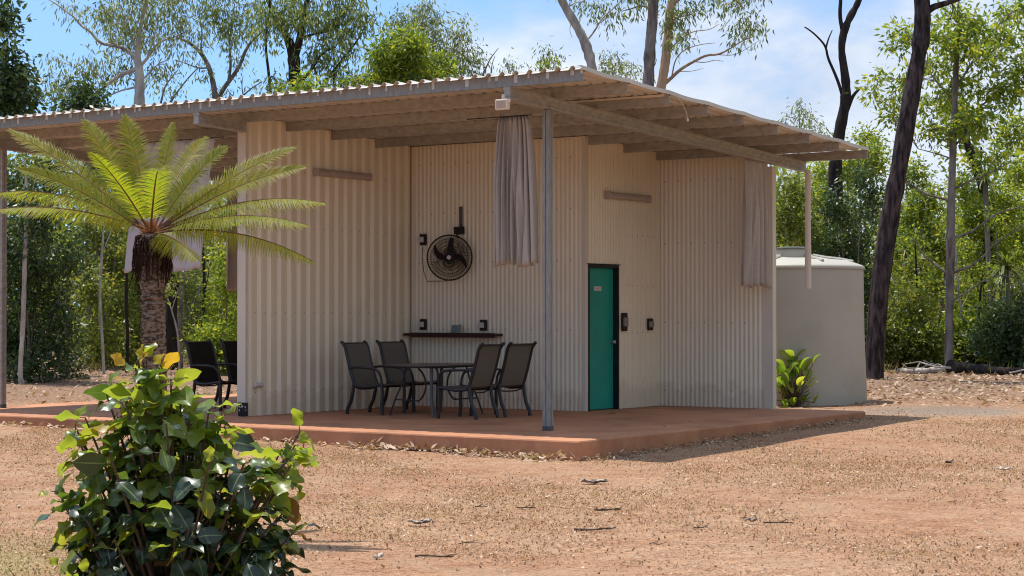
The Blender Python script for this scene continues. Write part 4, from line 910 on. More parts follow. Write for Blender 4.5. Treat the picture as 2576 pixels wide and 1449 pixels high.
# scrub: every bush with its own stems and foliage
GS = 'scrub bushes along the edge of the bush'
scrub = [
 ('dense green bush rising behind the water tank and downpipe', 46, [(2010, 700, 70, 70), (1985, 560, 60, 70), (2040, 600, 70, 70), (1975, 800, 60, 100), (2060, 720, 60, 90), (1990, 480, 40, 40)], 'leaf_mid'),
 ('tall dark glossy bush between the tank and the leaning dark trunk', 44, [(2110, 520, 56, 60), (2150, 600, 56, 80), (2100, 640, 56, 70), (2160, 730, 48, 90), (2130, 850, 60, 90), (2190, 500, 30, 60), (2170, 450, 30, 40)], 'leaf_dark'),
 ('mid green bush with pale tips above the tall dark glossy bush', 52, [(2080, 440, 50, 40), (2150, 420, 46, 40), (2200, 400, 40, 50), (2060, 500, 50, 40), (2180, 350, 30, 30)], 'leaf_yellow'),
 ('leafy green bush right of the leaning dark trunk, low at its foot', 45, [(2270, 830, 50, 70), (2300, 760, 50, 60), (2250, 890, 44, 40), (2340, 870, 50, 50), (2310, 680, 40, 50)], 'leaf_mid'),
 ('bright yellow-green bush between the leaning dark trunk and the slender grey trunk', 48, [(2300, 560, 50, 60), (2340, 620, 50, 60), (2285, 640, 44, 60), (2350, 720, 46, 60), (2330, 500, 46, 40), (2290, 440, 40, 40)], 'leaf_green'),
 ('round light green bush just right of the slender grey trunk', 46, [(2440, 820, 54, 56), (2420, 880, 50, 40), (2470, 870, 50, 50), (2430, 760, 44, 40)], 'leaf_green'),
 ('dark shaded bush low at the right edge of the photo', 44, [(2540, 830, 50, 60), (2520, 890, 60, 30), (2580, 780, 50, 70), (2500, 800, 40, 50), (2610, 860, 50, 60)], 'leaf_dark'),
 ('pale yellow-green bush behind the pandanus at the right edge', 50, [(2460, 560, 50, 60), (2520, 520, 56, 60), (2570, 600, 50, 80), (2440, 660, 44, 60), (2500, 650, 50, 60), (2430, 480, 40, 40), (2560, 440, 50, 40)], 'leaf_yellow'),
 ('big very dark tree-like bush at the left edge behind the far post', 38.5, [(30, 480, 60, 80), (90, 560, 56, 90), (30, 680, 60, 110), (110, 700, 50, 100), (60, 830, 70, 90), (150, 820, 44, 90), (180, 650, 40, 70), (-40, 600, 60, 150), (130, 430, 60, 50), (-40, 830, 60, 90)], 'leaf_dark'),
 ('green bush with lit leaves left of the cycad trunk', 45, [(240, 600, 50, 50), (290, 680, 50, 60), (230, 730, 50, 60), (300, 790, 50, 60), (250, 840, 44, 40), (220, 480, 50, 50), (300, 560, 40, 50)], 'leaf_mid'),
 ('shaded green bush directly behind the cycad trunk', 48, [(350, 620, 50, 60), (400, 700, 50, 70), (340, 740, 46, 70), (390, 820, 50, 50), (330, 850, 40, 40), (420, 560, 50, 60)], 'leaf_mid'),
 ('airy olive bush between the cycad trunk and the black chairs', 50, [(460, 720, 40, 70), (500, 640, 46, 60), (480, 820, 40, 50), (520, 760, 40, 60), (450, 580, 40, 60)], 'leaf_euc'),
 ('yellow-green lit bush just left of the wide rib wall', 42, [(555, 780, 36, 44), (570, 720, 34, 50), (540, 840, 36, 36), (585, 830, 34, 50), (575, 650, 34, 40)], 'leaf_yellow'),
 ('leafy bush top seen under the roof above the pale curtain', 47, [(250, 420, 60, 44), (340, 440, 60, 50), (430, 450, 50, 50), (560, 560, 40, 60), (600, 480, 50, 50)], 'leaf_mid'),
]
# and the strip of scrub hidden behind the pavilion, so that the place holds up from the side
for i, px in enumerate(range(680, 1960, 130)):
    scrub.append((None, 46 + (i * 37 % 7), [(px, 560, 80, 90), (px + 40, 760, 80, 110), (px - 40, 680, 70, 100)], ['leaf_mid', 'leaf_dark', 'leaf_green'][i % 3]))
for i, (lab, Y, bl, lf) in enumerate(scrub):
    cx = float(np.mean([b_[0] for b_ in bl])); hid = lab is None
    if hid: continue
    base = ground_at(cx, 1000); gy = (EYE - gz(0, Y)) / Y * FPX + 786
    bot = max(b_[1] + b_[3] * .6 for b_ in bl)
    for b_ in list(bl):
        if b_[1] > 720: bl = bl + [(b_[0] + 14, gy - 34, b_[2] * 1.05, 34), (b_[0] - 22, gy - 80, b_[2], 40)]
    tr = [(cx, gy), (cx + 4, gy - (gy - bot) * .6 - 40), (cx - 3, float(np.mean([b_[1] for b_ in bl])))]
    make_tree('scrub_bush', lab, 'bush', Y, tr, [.05, .035, .012], [([(cx, gy - 20), (b_[0], b_[1])], .022, .006) for b_ in bl[::2]], bl, 'bark_grey', lf, 'scrub', None, 100 + i, {'leaf_euc': .45, 'leaf_dark': .62, 'leaf_mid': .72}.get(lf, .8), jitter=1.2, crown_name='foliage', trunk_name='stem')

# thin trunks in the shade on the left
GTn = 'thin trunks in the shaded scrub on the left'
for i, (lab, Y, pts, rd, bk) in enumerate([
    ('thin white trunk standing in front of the dark bush at the left edge', 37.5, [(55, 960), (50, 930), (56, 850), (60, 760), (62, 660), (68, 540), (66, 430)], [.055, .05, .05, .045, .045, .04, .02], 'bark_pale'),
    ('thin dark sapling trunk between the white trunk and the cycad', 40, [(168, 955), (170, 890), (174, 830), (172, 740)], [.04, .035, .03, .015], 'bark_grey'),
    ('thick blackened trunk just right of the cycad trunk', 44, [(434, 935), (432, 860), (430, 790), (436, 720), (430, 640)], [.19, .16, .14, .13, .08], 'bark_black'),
    ('slim grey forked trunk right of the blackened trunk', 43, [(456, 935), (452, 850), (455, 770), (460, 700), (465, 640)], [.06, .055, .05, .045, .02], 'bark_grey'),
    ('thin grey stem left of the cycad in the lit scrub', 41.5, [(262, 945), (258, 860), (250, 760), (256, 640), (262, 560)], [.035, .032, .03, .026, .012], 'bark_pale'),
    ('thin dark stem right beside the cycad trunk on its left', 42.5, [(318, 940), (322, 850), (316, 750), (322, 640)], [.045, .04, .036, .015], 'bark_black'),
    ('thin dark trunk between the black chairs and the cycad', 43.5, [(512, 935), (508, 840), (516, 730), (510, 620)], [.05, .045, .04, .018], 'bark_black'),
    ('thin pale leaning stem crossing the blackened trunk', 42, [(452, 940), (450, 880), (446, 830), (432, 780), (418, 740)], [.02, .02, .02, .018, .01], 'bark_pale')]):
    make_tree('thin_trunk', lab, 'tree', Y, pts, rd, [([(pts[-2][0], pts[-2][1]), (pts[-1][0] + 30, pts[-1][1] - 10)], rd[-1] * .9, .01)], [(pts[-1][0], pts[-1][1] - 20, 26, 22), (pts[-1][0] + 20, pts[-1][1] - 60, 26, 26)], bk, 'leaf_mid', 'scrub', None, 140 + i, .5)

for i, (px, lean, top, Y) in enumerate([(2252, 14, 640, 46.5), (2318, -10, 610, 44.5), (2352, 22, 560, 47), (2428, -16, 600, 45), (2456, 10, 690, 44.2), (2536, -20, 560, 46), (2566, 8, 640, 44.6)]):
    o = make_tree('thin_trunk', ['thin pale stem nearest the leaning dark trunk in the right scrub', 'thin dark stem between the leaning trunk and the slender tree', 'thin grey stem leaning towards the slender tree from the left', 'thin stem close behind the slender tree on its right', 'short pale stem rising above the black end of the fallen log', 'thin stem leaning left below the pandanus at the right edge', 'thin stem farthest right at the edge of the photo'][i], 'tree', Y, [(px, 940), (px + lean * .4, 820), (px + lean, 740), (px + lean * 1.6, top)], [.035, .03, .026, .012],
        [([(px + lean * .7, 780), (px + lean + 34, 720)], .014, .005), ([(px + lean, 740), (px + lean - 30, 680)], .014, .005)], [(px + lean * 1.6, top - 10, 26, 22), (px + lean + 34, 715, 20, 16)], ['bark_pale', 'bark_black', 'bark_grey'][i % 3], 'leaf_green', 'scrub', None, 160 + i, .45)

# pandanus heads
def pandanus(label, px, py, Y, L, n, seed):
    rng = np.random.default_rng(seed); c = at(px, py, Y); g = gz(c[0], c[1])
    t = thing('pandanus', label, 'pandanus', (c[0], c[1], g), 0)
    b = MB(); h = c[2] - g; b.tube([(0.15, 0, -.1), (.1, .05, h * .5), (0, 0, h)], [.08, .065, .07], 8)
    b.build('trunk', M['bark_grey'], t, smooth=True)
    qs = []
    for k in range(n):
        a = rng.uniform(0, 2 * math.pi); el = rng.uniform(-.5, 1.3); ln = L * rng.uniform(.7, 1.1)
        d = np.array([math.cos(a) * math.cos(el), math.sin(a) * math.cos(el), math.sin(el)]); s = unit(np.cross(d, [0, 0, 1.0])); m = 5; pr = None
        for j in range(m + 1):
            q = j / m; p = np.array([0, 0, h]) + d * ln * q + np.array([0, 0, -1]) * ln * .55 * q ** 2.2; w = .035 * (1 - q) ** .6
            cur = (p - s * w, p + s * w)
            if pr is not None: qs.append([pr[0], pr[1], cur[1], cur[0]])
            pr = cur
    quads_object('leaves', np.array(qs), M['pandanus'], t)
pandanus('spiky pandanus with long drooping blades low at the right edge of the photo', 2530, 672, 45, .85, 70, 5)
pandanus('spiky pandanus head hanging on higher up beside the crooked black trunk', 2478, 452, 47.5, .62, 50, 6)

# far wood: one mass of leaves behind everything
def far_wood():
    rng = np.random.default_rng(77); n = 7500; K = KIND['far']
    x = rng.uniform(-30, 30, n); y = rng.uniform(58, 78, n); h = (1.6 + (786 - 470) / FPX * y) * (.75 + .35 * np.sin(x * .55 + 1) * np.sin(x * 1.3) + .15 * rng.random(n))
    z = gz(x, y) + .05 + h * rng.random(n)
    ends = np.stack([x, y, z], 1); per = 22; tip = np.repeat(ends, per, 0); m = len(tip)
    off = rng.normal(size=(m, 3)) * .38; pos = tip + off
    d = unit(off + rng.normal(size=(m, 3)) * .3 + np.array([0, 0, -.2])); nn = rng.normal(size=(m, 3)) + np.array([0, 0, .6]); nn = unit(nn - d * (nn * d).sum(1, keepdims=True))
    q = leaf_quads(pos, d, nn, .26 * (.6 + .7 * rng.random(m)), .13 * (.6 + .7 * rng.random(m)))
    # the same woodland carried on unseen round both sides, added to block low skylight
    n = 5200; a = rng.random(n) < .5; x = np.where(a, rng.uniform(15, 26, n), rng.uniform(-30, -19, n)); y = rng.uniform(-25, 60, n)
    z = gz(x, y) + .1 + (7.5 + 2 * np.sin(y * .6) + 1.5 * np.sin(y * 1.7 + x)) * rng.random(n); tip = np.repeat(np.stack([x, y, z], 1), 16, 0); m = len(tip); off = rng.normal(size=(m, 3)) * .55; pos = tip + off
    d = unit(off + rng.normal(size=(m, 3)) * .3); nn = rng.normal(size=(m, 3)) + np.array([0, 0, .6]); nn = unit(nn - d * (nn * d).sum(1, keepdims=True))
    q = np.concatenate([q, leaf_quads(pos, d, nn, .40 * (.6 + .7 * rng.random(m)), .22 * (.6 + .7 * rng.random(m)))])
    o = quads_object('far_wood', q, M['leaf_mid']); tag(o, 'distant green woodland behind the nearer trees', 'woodland', kind='stuff')
far_wood()

# ------------------------------------------------------------------ fallen log and ground litter
def log(label, pts, rads, seed, mat='bark_grey', up=.1):
    rng = np.random.default_rng(seed); P = np.array([ground_at(px, py) for px, py in pts]); root = P[0].copy()
    P[:, 2] += np.array(rads) * .75; sp = smooth_poly(P, 3); rs = np.interp(np.linspace(0, 1, len(sp)), np.linspace(0, 1, len(rads)), rads) * (1 + .10 * rng.normal(size=len(sp)))
    t = thing('fallen_log', label, 'log', root); b = MB(); b.tube(sp - root, rs, 9)
    b.build('trunk', M[mat], t, smooth=True)
    for k in range(5):
        b = MB(); i = rng.integers(1, len(sp) - 1); a = sp[i]; e = a + rng.normal(size=3) * np.array([.35, .2, .1]) + np.array([0, 0, .18]); b.tube(wander(rng, a, e, 4, .1) - root, [.03, .022, .015, .01], 5); b.build('branch', M['bark_pale'], t, smooth=True)
log('long dark fallen log lying at the foot of the slender tree on the right', [(2392, 940), (2430, 939), (2480, 943), (2540, 945), (2600, 943)], [.16, .15, .11, .10, .09], 3, 'bark_black')
log('pale fallen branch lying left of the slender tree', [(2262, 936), (2305, 941), (2345, 939), (2388, 937)], [.05, .07, .075, .09], 4, 'bark_pale')

def flakes(name, mat, pos, L, Wd, rng, tilt=.35, label=None, cat=None):
    n = len(pos); a = rng.uniform(0, 2 * math.pi, n)
    d = np.stack([np.cos(a), np.sin(a), rng.normal(size=n) * tilt], 1); d = unit(d)
    nn = np.stack([rng.normal(size=n) * tilt, rng.normal(size=n) * tilt, np.ones(n)], 1); nn = unit(nn - d * (nn * d).sum(1, keepdims=True))
    o = quads_object(name, leaf_quads(pos, d, nn, L, Wd), mat); tag(o, label, cat, kind='stuff'); return o
def scatter(rng, n, x0, x1, y0, y1, z=.008):
    x = rng.uniform(x0, x1, n); y = rng.uniform(y0, y1, n); return np.stack([x, y, gz(x, y) + z], 1)
def on_slab(p):
    r = p - np.array([OX, OY, 0]); u = r @ UD; v = r @ VD; return (u > -.02) & (u < 11.57) & (v > -.02) & (v < 7.72)
rg = np.random.default_rng(5)
# leaves drifted against the slab edges
def drift(fun, n, spread, hgt):
    s = rg.random(n); dd = abs(rg.normal(size=n)) * spread; P = fun(s, dd); P[:, 2] = gz(P[:, 0], P[:, 1]) + .012 + rg.random(n) * hgt * np.exp(-dd / spread); return P
def front(s, dd):
    u = 11.3 * s; wob = (.4 + .8 * (np.sin(u * 2.3) > .0) + .5 * np.sin(u * 5.1)); dd = dd * np.clip(wob, .25, 2)
    return np.array([W(a, -.03 - b_) for a, b_ in zip(u, dd)])
def side(s, dd): return np.array([W(-.03 - b_, a) for a, b_ in zip(7.6 * s, dd)])
def back_left(s, dd): return np.array([W(11.6 + b_, a) for a, b_ in zip(8 * s, dd)])
P = np.concatenate([drift(front, 420, .08, .04), drift(lambda s, d: front(.02 + .26 * s ** 1.2, d), 480, .12, .06)])
SIDE = np.concatenate([drift(side, 900, .14, .05), drift(back_left, 500, .3, .03)])  # right side's shade put into the colour: these leaves join the darker litter
flakes('leaf_drift', M['litter_pale'], P, .105 * (.5 + .8 * rg.random(len(P))), .042 * (.6 + .8 * rg.random(len(P))), rg, .42, 'dry leaves drifted against the edges of the patio slab', 'leaf litter')
# thin scatter over the yard, thick carpet under the trees
A = scatter(rg, 3600, -9, 11, 10.5, 36); A = A[~on_slab(A)]
Bc = scatter(rg, 26000, -19, 19, 31, 56, .02); Bc = Bc[~on_slab(Bc)]
keep = rg.random(len(Bc)) < np.clip((Bc[:, 1] - 30) / 10, .08, 1); Bc = Bc[keep]
Cc = scatter(rg, 3200, 5.5, 14, 27, 41, .012); Cc = Cc[~on_slab(Cc)]
P = np.concatenate([A, Bc, Cc, SIDE])
flakes('leaf_litter', M['litter'], P, np.where(P[:, 1] < 30, .062, .12) * (.5 + .9 * rg.random(len(P))), np.where(P[:, 1] < 30, .024, .055) * (.5 + .9 * rg.random(len(P))), rg, .35, 'dry leaf litter scattered over the dirt and under the trees', 'leaf litter')
# dry thatch over the yard: short stubs and crumbs that stand a little proud of the dirt
P = scatter(rg, 620000, -6.5, 9.8, 10.6, 28, -.003); P = P[~on_slab(P)]
fld = np.sin(P[:, 0] * 1.7 + 2 * np.sin(P[:, 1] * .8)) * np.sin(P[:, 1] * 1.9 + P[:, 0]) + .5 * np.sin(P[:, 0] * 4.3 + P[:, 1] * 3.1)
P = P[rg.random(len(P)) < np.clip(.55 + .45 * fld, .18, 1)]
n = len(P); d = unit(np.stack([rg.normal(size=n) * .9, rg.normal(size=n) * .9, .12 + .6 * rg.random(n)], 1)); nn = rg.normal(size=(n, 3)); nn = unit(nn - d * (nn * d).sum(1, keepdims=True))
o = quads_object('dry_thatch', leaf_quads(P, d, nn, np.float64(.007) + .017 * rg.random(n) ** 2, .006 + .009 * rg.random(n)), M['straw']); tag(o, 'short dry grass thatch covering the yard', 'dry grass', kind='stuff')
P = scatter(rg, 75000, -6.5, 9.8, 10.6, 27, -.003); P = P[~on_slab(P)]; n = len(P)
d = unit(np.stack([rg.normal(size=n) * .8, rg.normal(size=n) * .8, .25 + .8 * rg.random(n)], 1)); nn = rg.normal(size=(n, 3)); nn = unit(nn - d * (nn * d).sum(1, keepdims=True))
o = quads_object('leaf_crumbs', leaf_quads(P, d, nn, .012 + .030 * rg.random(n) ** 2, .008 + .012 * rg.random(n)), M['crumb']); tag(o, 'broken leaf crumbs and gravel scattered over the yard', 'leaf litter', kind='stuff')
# grass tufts
def blades(name, mat, pos, h, w, rng, label):
    n = len(pos); d = unit(np.stack([rng.normal(size=n) * .45, rng.normal(size=n) * .45, np.ones(n)], 1)); nn = rng.normal(size=(n, 3)); nn = unit(nn - d * (nn * d).sum(1, keepdims=True))
    o = quads_object(name, leaf_quads(pos, d, nn, h, w), mat); tag(o, label, 'grass', kind='stuff')
c_ = scatter(rg, 150, -14, 14, 41, 54, 0); P = np.repeat(c_, 26, 0) + rg.normal(size=(len(c_) * 26, 3)) * np.array([.16, .16, 0])
blades('dry_grass', M['grass_dry'], P, (.12 + .34 * rg.random(len(P)) ** 2), .013 * (.6 + .8 * rg.random(len(P))), rg, 'tufts of dry grass along the edge of the bush')
P = scatter(rg, 5200, -5.2, -2.2, 10.6, 15.5, 0); P = P[rg.random(len(P)) < np.clip((-2.4 - P[:, 0]) / 1.4, 0, 1) * np.clip((15.5 - P[:, 1]) / 3, 0, 1)]
blades('sparse_grass', M['grass_green'], P, .035 * (.5 + rg.random(len(P))), .006 * (.6 + .8 * rg.random(len(P))), rg, 'sparse short greenish grass in the lower left corner')

# sticks and bark pieces one can point at
def stick(label, px, py, Lpx, ang, r, seed, forks=1, mat='twig', name='stick', cat='stick'):
    r *= .62
    rng = np.random.default_rng(seed); c = ground_at(px, py); L = Lpx * c[1] / FPX
    # direction on the ground: mostly across the view
    d = np.array([math.cos(ang), math.sin(ang), 0]); t = thing(name, label, cat, (c[0], c[1], c[2]), 0)
    b = MB(); a = -d * L / 2; e = d * L / 2; pts = wander(rng, a, e, 6, .03); pts[:, 2] = r + .004 + abs(rng.normal(size=6)) * .006
    b.tube(pts, r * np.linspace(1.1, .6, 6), 6)
    for k in range(forks):
        i = rng.integers(1, 5); s = pts[i]; f = s + d * L * rng.uniform(.15, .35) + np.array([-d[1], d[0], 0]) * L * rng.uniform(-.2, .2) + np.array([0, 0, rng.uniform(.0, .03)]); b.tube(wander(rng, s, f, 4, .05), r * np.linspace(.7, .4, 4), 5)
    b.build('wood', M[mat], t, smooth=True)
def chip(label, px, py, Lpx, ang, seed, mat='barkchip'):
    rng = np.random.default_rng(seed); c = ground_at(px, py); L = Lpx * c[1] / FPX; t = thing('bark_piece', label, 'bark', (c[0], c[1], c[2]), ang)
    b = MB(); n = 9; m = 6; vs = []
    for i in range(n):
        s = i / (n - 1) - .5; wv = L * .22 * (1 - abs(s) * 1.1) * (1 + .25 * rng.normal())
        for j in range(m):
            q = j / (m - 1) * 2 - 1; vs.append((s * L + .01 * rng.normal(), q * wv, .012 + .05 * L * 4 * q * q * .35 + .03 * abs(rng.normal()) * .4 + abs(s) * .03))
    fs = [(i * m + j, i * m + j + 1, (i + 1) * m + j + 1, (i + 1) * m + j) for i in range(n - 1) for j in range(m - 1)]
    b.raw(vs, fs); o = b.build('bark', M[mat], t, smooth=True, sharp=180); s_ = o.modifiers.new('thickness', 'SOLIDIFY'); s_.thickness = .006
stick('long dark forked stick lying in the middle of the lower yard', 1492, 1337, 96, R(6), .014, 1, 2)
stick('straight dark stick near the bottom edge right of the bush', 1092, 1404, 98, R(-4), .011, 2, 1)
stick('dark knobbly twig right of the yard centre, above the long forked stick', 1528, 1287, 66, R(4), .013, 3, 3)
stick('slim dark stick farther right in the yard', 1957, 1319, 74, R(-3), .010, 4, 1)
stick('short dark twig lying in the yard below the slab corner', 1324, 1281, 48, R(5), .010, 5, 2)
stick('thin curved twig lower in the yard left of the long forked stick', 1190, 1370, 76, R(12), .006, 6, 1)
stick('small dark twig in the yard just right of the bush top', 1211, 1279, 34, R(20), .008, 7, 2)
stick('thin twig left of the slim dark stick on the right of the yard', 1763, 1331, 36, R(-6), .008, 8, 2)
stick('small twig on the yard below the right side of the slab', 1655, 1372, 44, R(-14), .006, 9, 1)
chip('curled pale bark piece with a dark end, left in the yard', 1054, 1322, 54, R(-8), 11)
chip('grey bark piece lying below the near slab corner', 1494, 1219, 60, R(6), 12)
chip('small curled bark piece beside the slim dark stick', 1892, 1317, 26, R(15), 13)
chip('pale flat bark flake near the right edge of the yard', 2526, 1188, 34, R(5), 14, 'pebble')
chip('small pale flake near the bottom beside the bush', 950, 1411, 22, R(30), 15, 'pebble')
chip('dark little bark flake at the right in the yard', 2388, 1169, 26, R(40), 16, 'twig')

for i, (lab, px, py) in enumerate([('dark curled leaf lying on the slab in front of the teal door', 1540, 1043), ('small dark leaf on the slab below the small socket block', 1672, 1076), ('tiny dark leaf on the slab towards its right end', 1736, 1062)]):
    dd = ray(px, py); tt = (SL + .002 - EYE) / dd[2]; c = np.array([0, 0, EYE]) + dd * tt; t = thing('fallen_leaf', lab, 'leaf', c, 1.1 * i, 'leaves lying on the patio slab'); L = [.11, .06, .05][i]
    b = MB(); vs = []
    for k in range(7):
        q = k / 6; w = L * .22 * math.sin(math.pi * min(.98, q * .94 + .03)); z = .006 + .10 * L * math.sin(q * 3.0) + .25 * L * (q - .5) ** 2
        vs += [((q - .5) * L, -w, z + .30 * w), ((q - .5) * L, 0, z), ((q - .5) * L, w, z + .34 * w)]
    b.raw(vs, [(k * 3 + j, k * 3 + j + 1, k * 3 + j + 4, k * 3 + j + 3) for k in range(6) for j in range(2)]); b.build('blade', M['bark_black'], t, smooth=True)
# ------------------------------------------------------------------ lily by the tank
def lily():
    rng = np.random.default_rng(9); Y = 30.2; c = at(1995, 1024, Y); g = gz(c[0], c[1]) + .0
    t = thing('broadleaf_plant', 'bright lime broad-leaved plant growing in front of the water tank', 'plant', (c[0], c[1], g), 0)
    leaves = [(1975, 880, .30), (1960, 905, .28), (1995, 900, .34), (2015, 880, .32), (2040, 905, .30), (2055, 892, .24), (2030, 930, .30), (2005, 945, .30), (1975, 935, .28), (1955, 950, .26), (1985, 965, .28), (2020, 965, .28), (2045, 960, .26), (2050, 985, .24), (1960, 985, .24), (2000, 990, .26), (1975, 1005, .22), (2030, 1000, .22), (1950, 915, .24), (2005, 915, .3), (1945, 975, .26), (1938, 930, .26), (1985, 925, .3), (2018, 905, .3), (2040, 940, .26), (1965, 965, .26)]
    leaves = leaves + [(x + rng.uniform(-14, 14), y + rng.uniform(-8, 22), L * .95) for x, y, L in leaves]
    bs = MB(); vs = []
    for k, (px, py, L) in enumerate(leaves):
        tip = at(px, py, Y + rng.uniform(-.28, .28)) - np.array([c[0], c[1], g]); foot = np.array([rng.normal() * .05, rng.normal() * .05, 0])
        out = unit(np.array([tip[0], tip[1] - .02, 0]) + rng.normal(size=3) * np.array([.1, .1, 0])); base = tip - out * L * .25 - np.array([0, 0, L * .55])
        bs.tube(smooth_poly(np.array([foot, (foot + base) / 2 + np.array([0, 0, .05]), base]), 2), .007, 5)
        d = unit(tip - base); n0 = unit(np.cross(np.cross(d, [0, 0, 1]) + 1e-6, d)); nrm = unit(n0 + rng.normal(size=3) * .45); s = unit(np.cross(d, nrm)); pr = None; wmax = L * rng.uniform(.24, .32)
        for j in range(7):
            q = j / 6; w = wmax * math.sin(math.pi * min(1, q * .92 + .05)) ** .75 if q < 1 else 0
            p = base + d * L * q + out * .22 * L * q * q - np.array([0, 0, .35 * L * q ** 3]); fold = nrm * w * .28
            cur = (p - s * w + fold, p, p + s * w + fold)
            if pr: vs += [[pr[0], pr[1], cur[1], cur[0]], [pr[1], pr[2], cur[2], cur[1]]]
            pr = cur
    bs.build('stem', M['bush_stem'], t, smooth=True)
    # join the strips of one leaf: welded so each leaf stays one island
    o = quads_object('leaves', np.array(vs), M['lily'], t)
    bm = bmesh.new(); bm.from_mesh(o.data); bmesh.ops.remove_doubles(bm, verts=bm.verts, dist=1e-5); bm.to_mesh(o.data); bm.free()
    o.data.polygons.foreach_set('use_smooth', np.ones(len(o.data.polygons), dtype=bool))
lily()

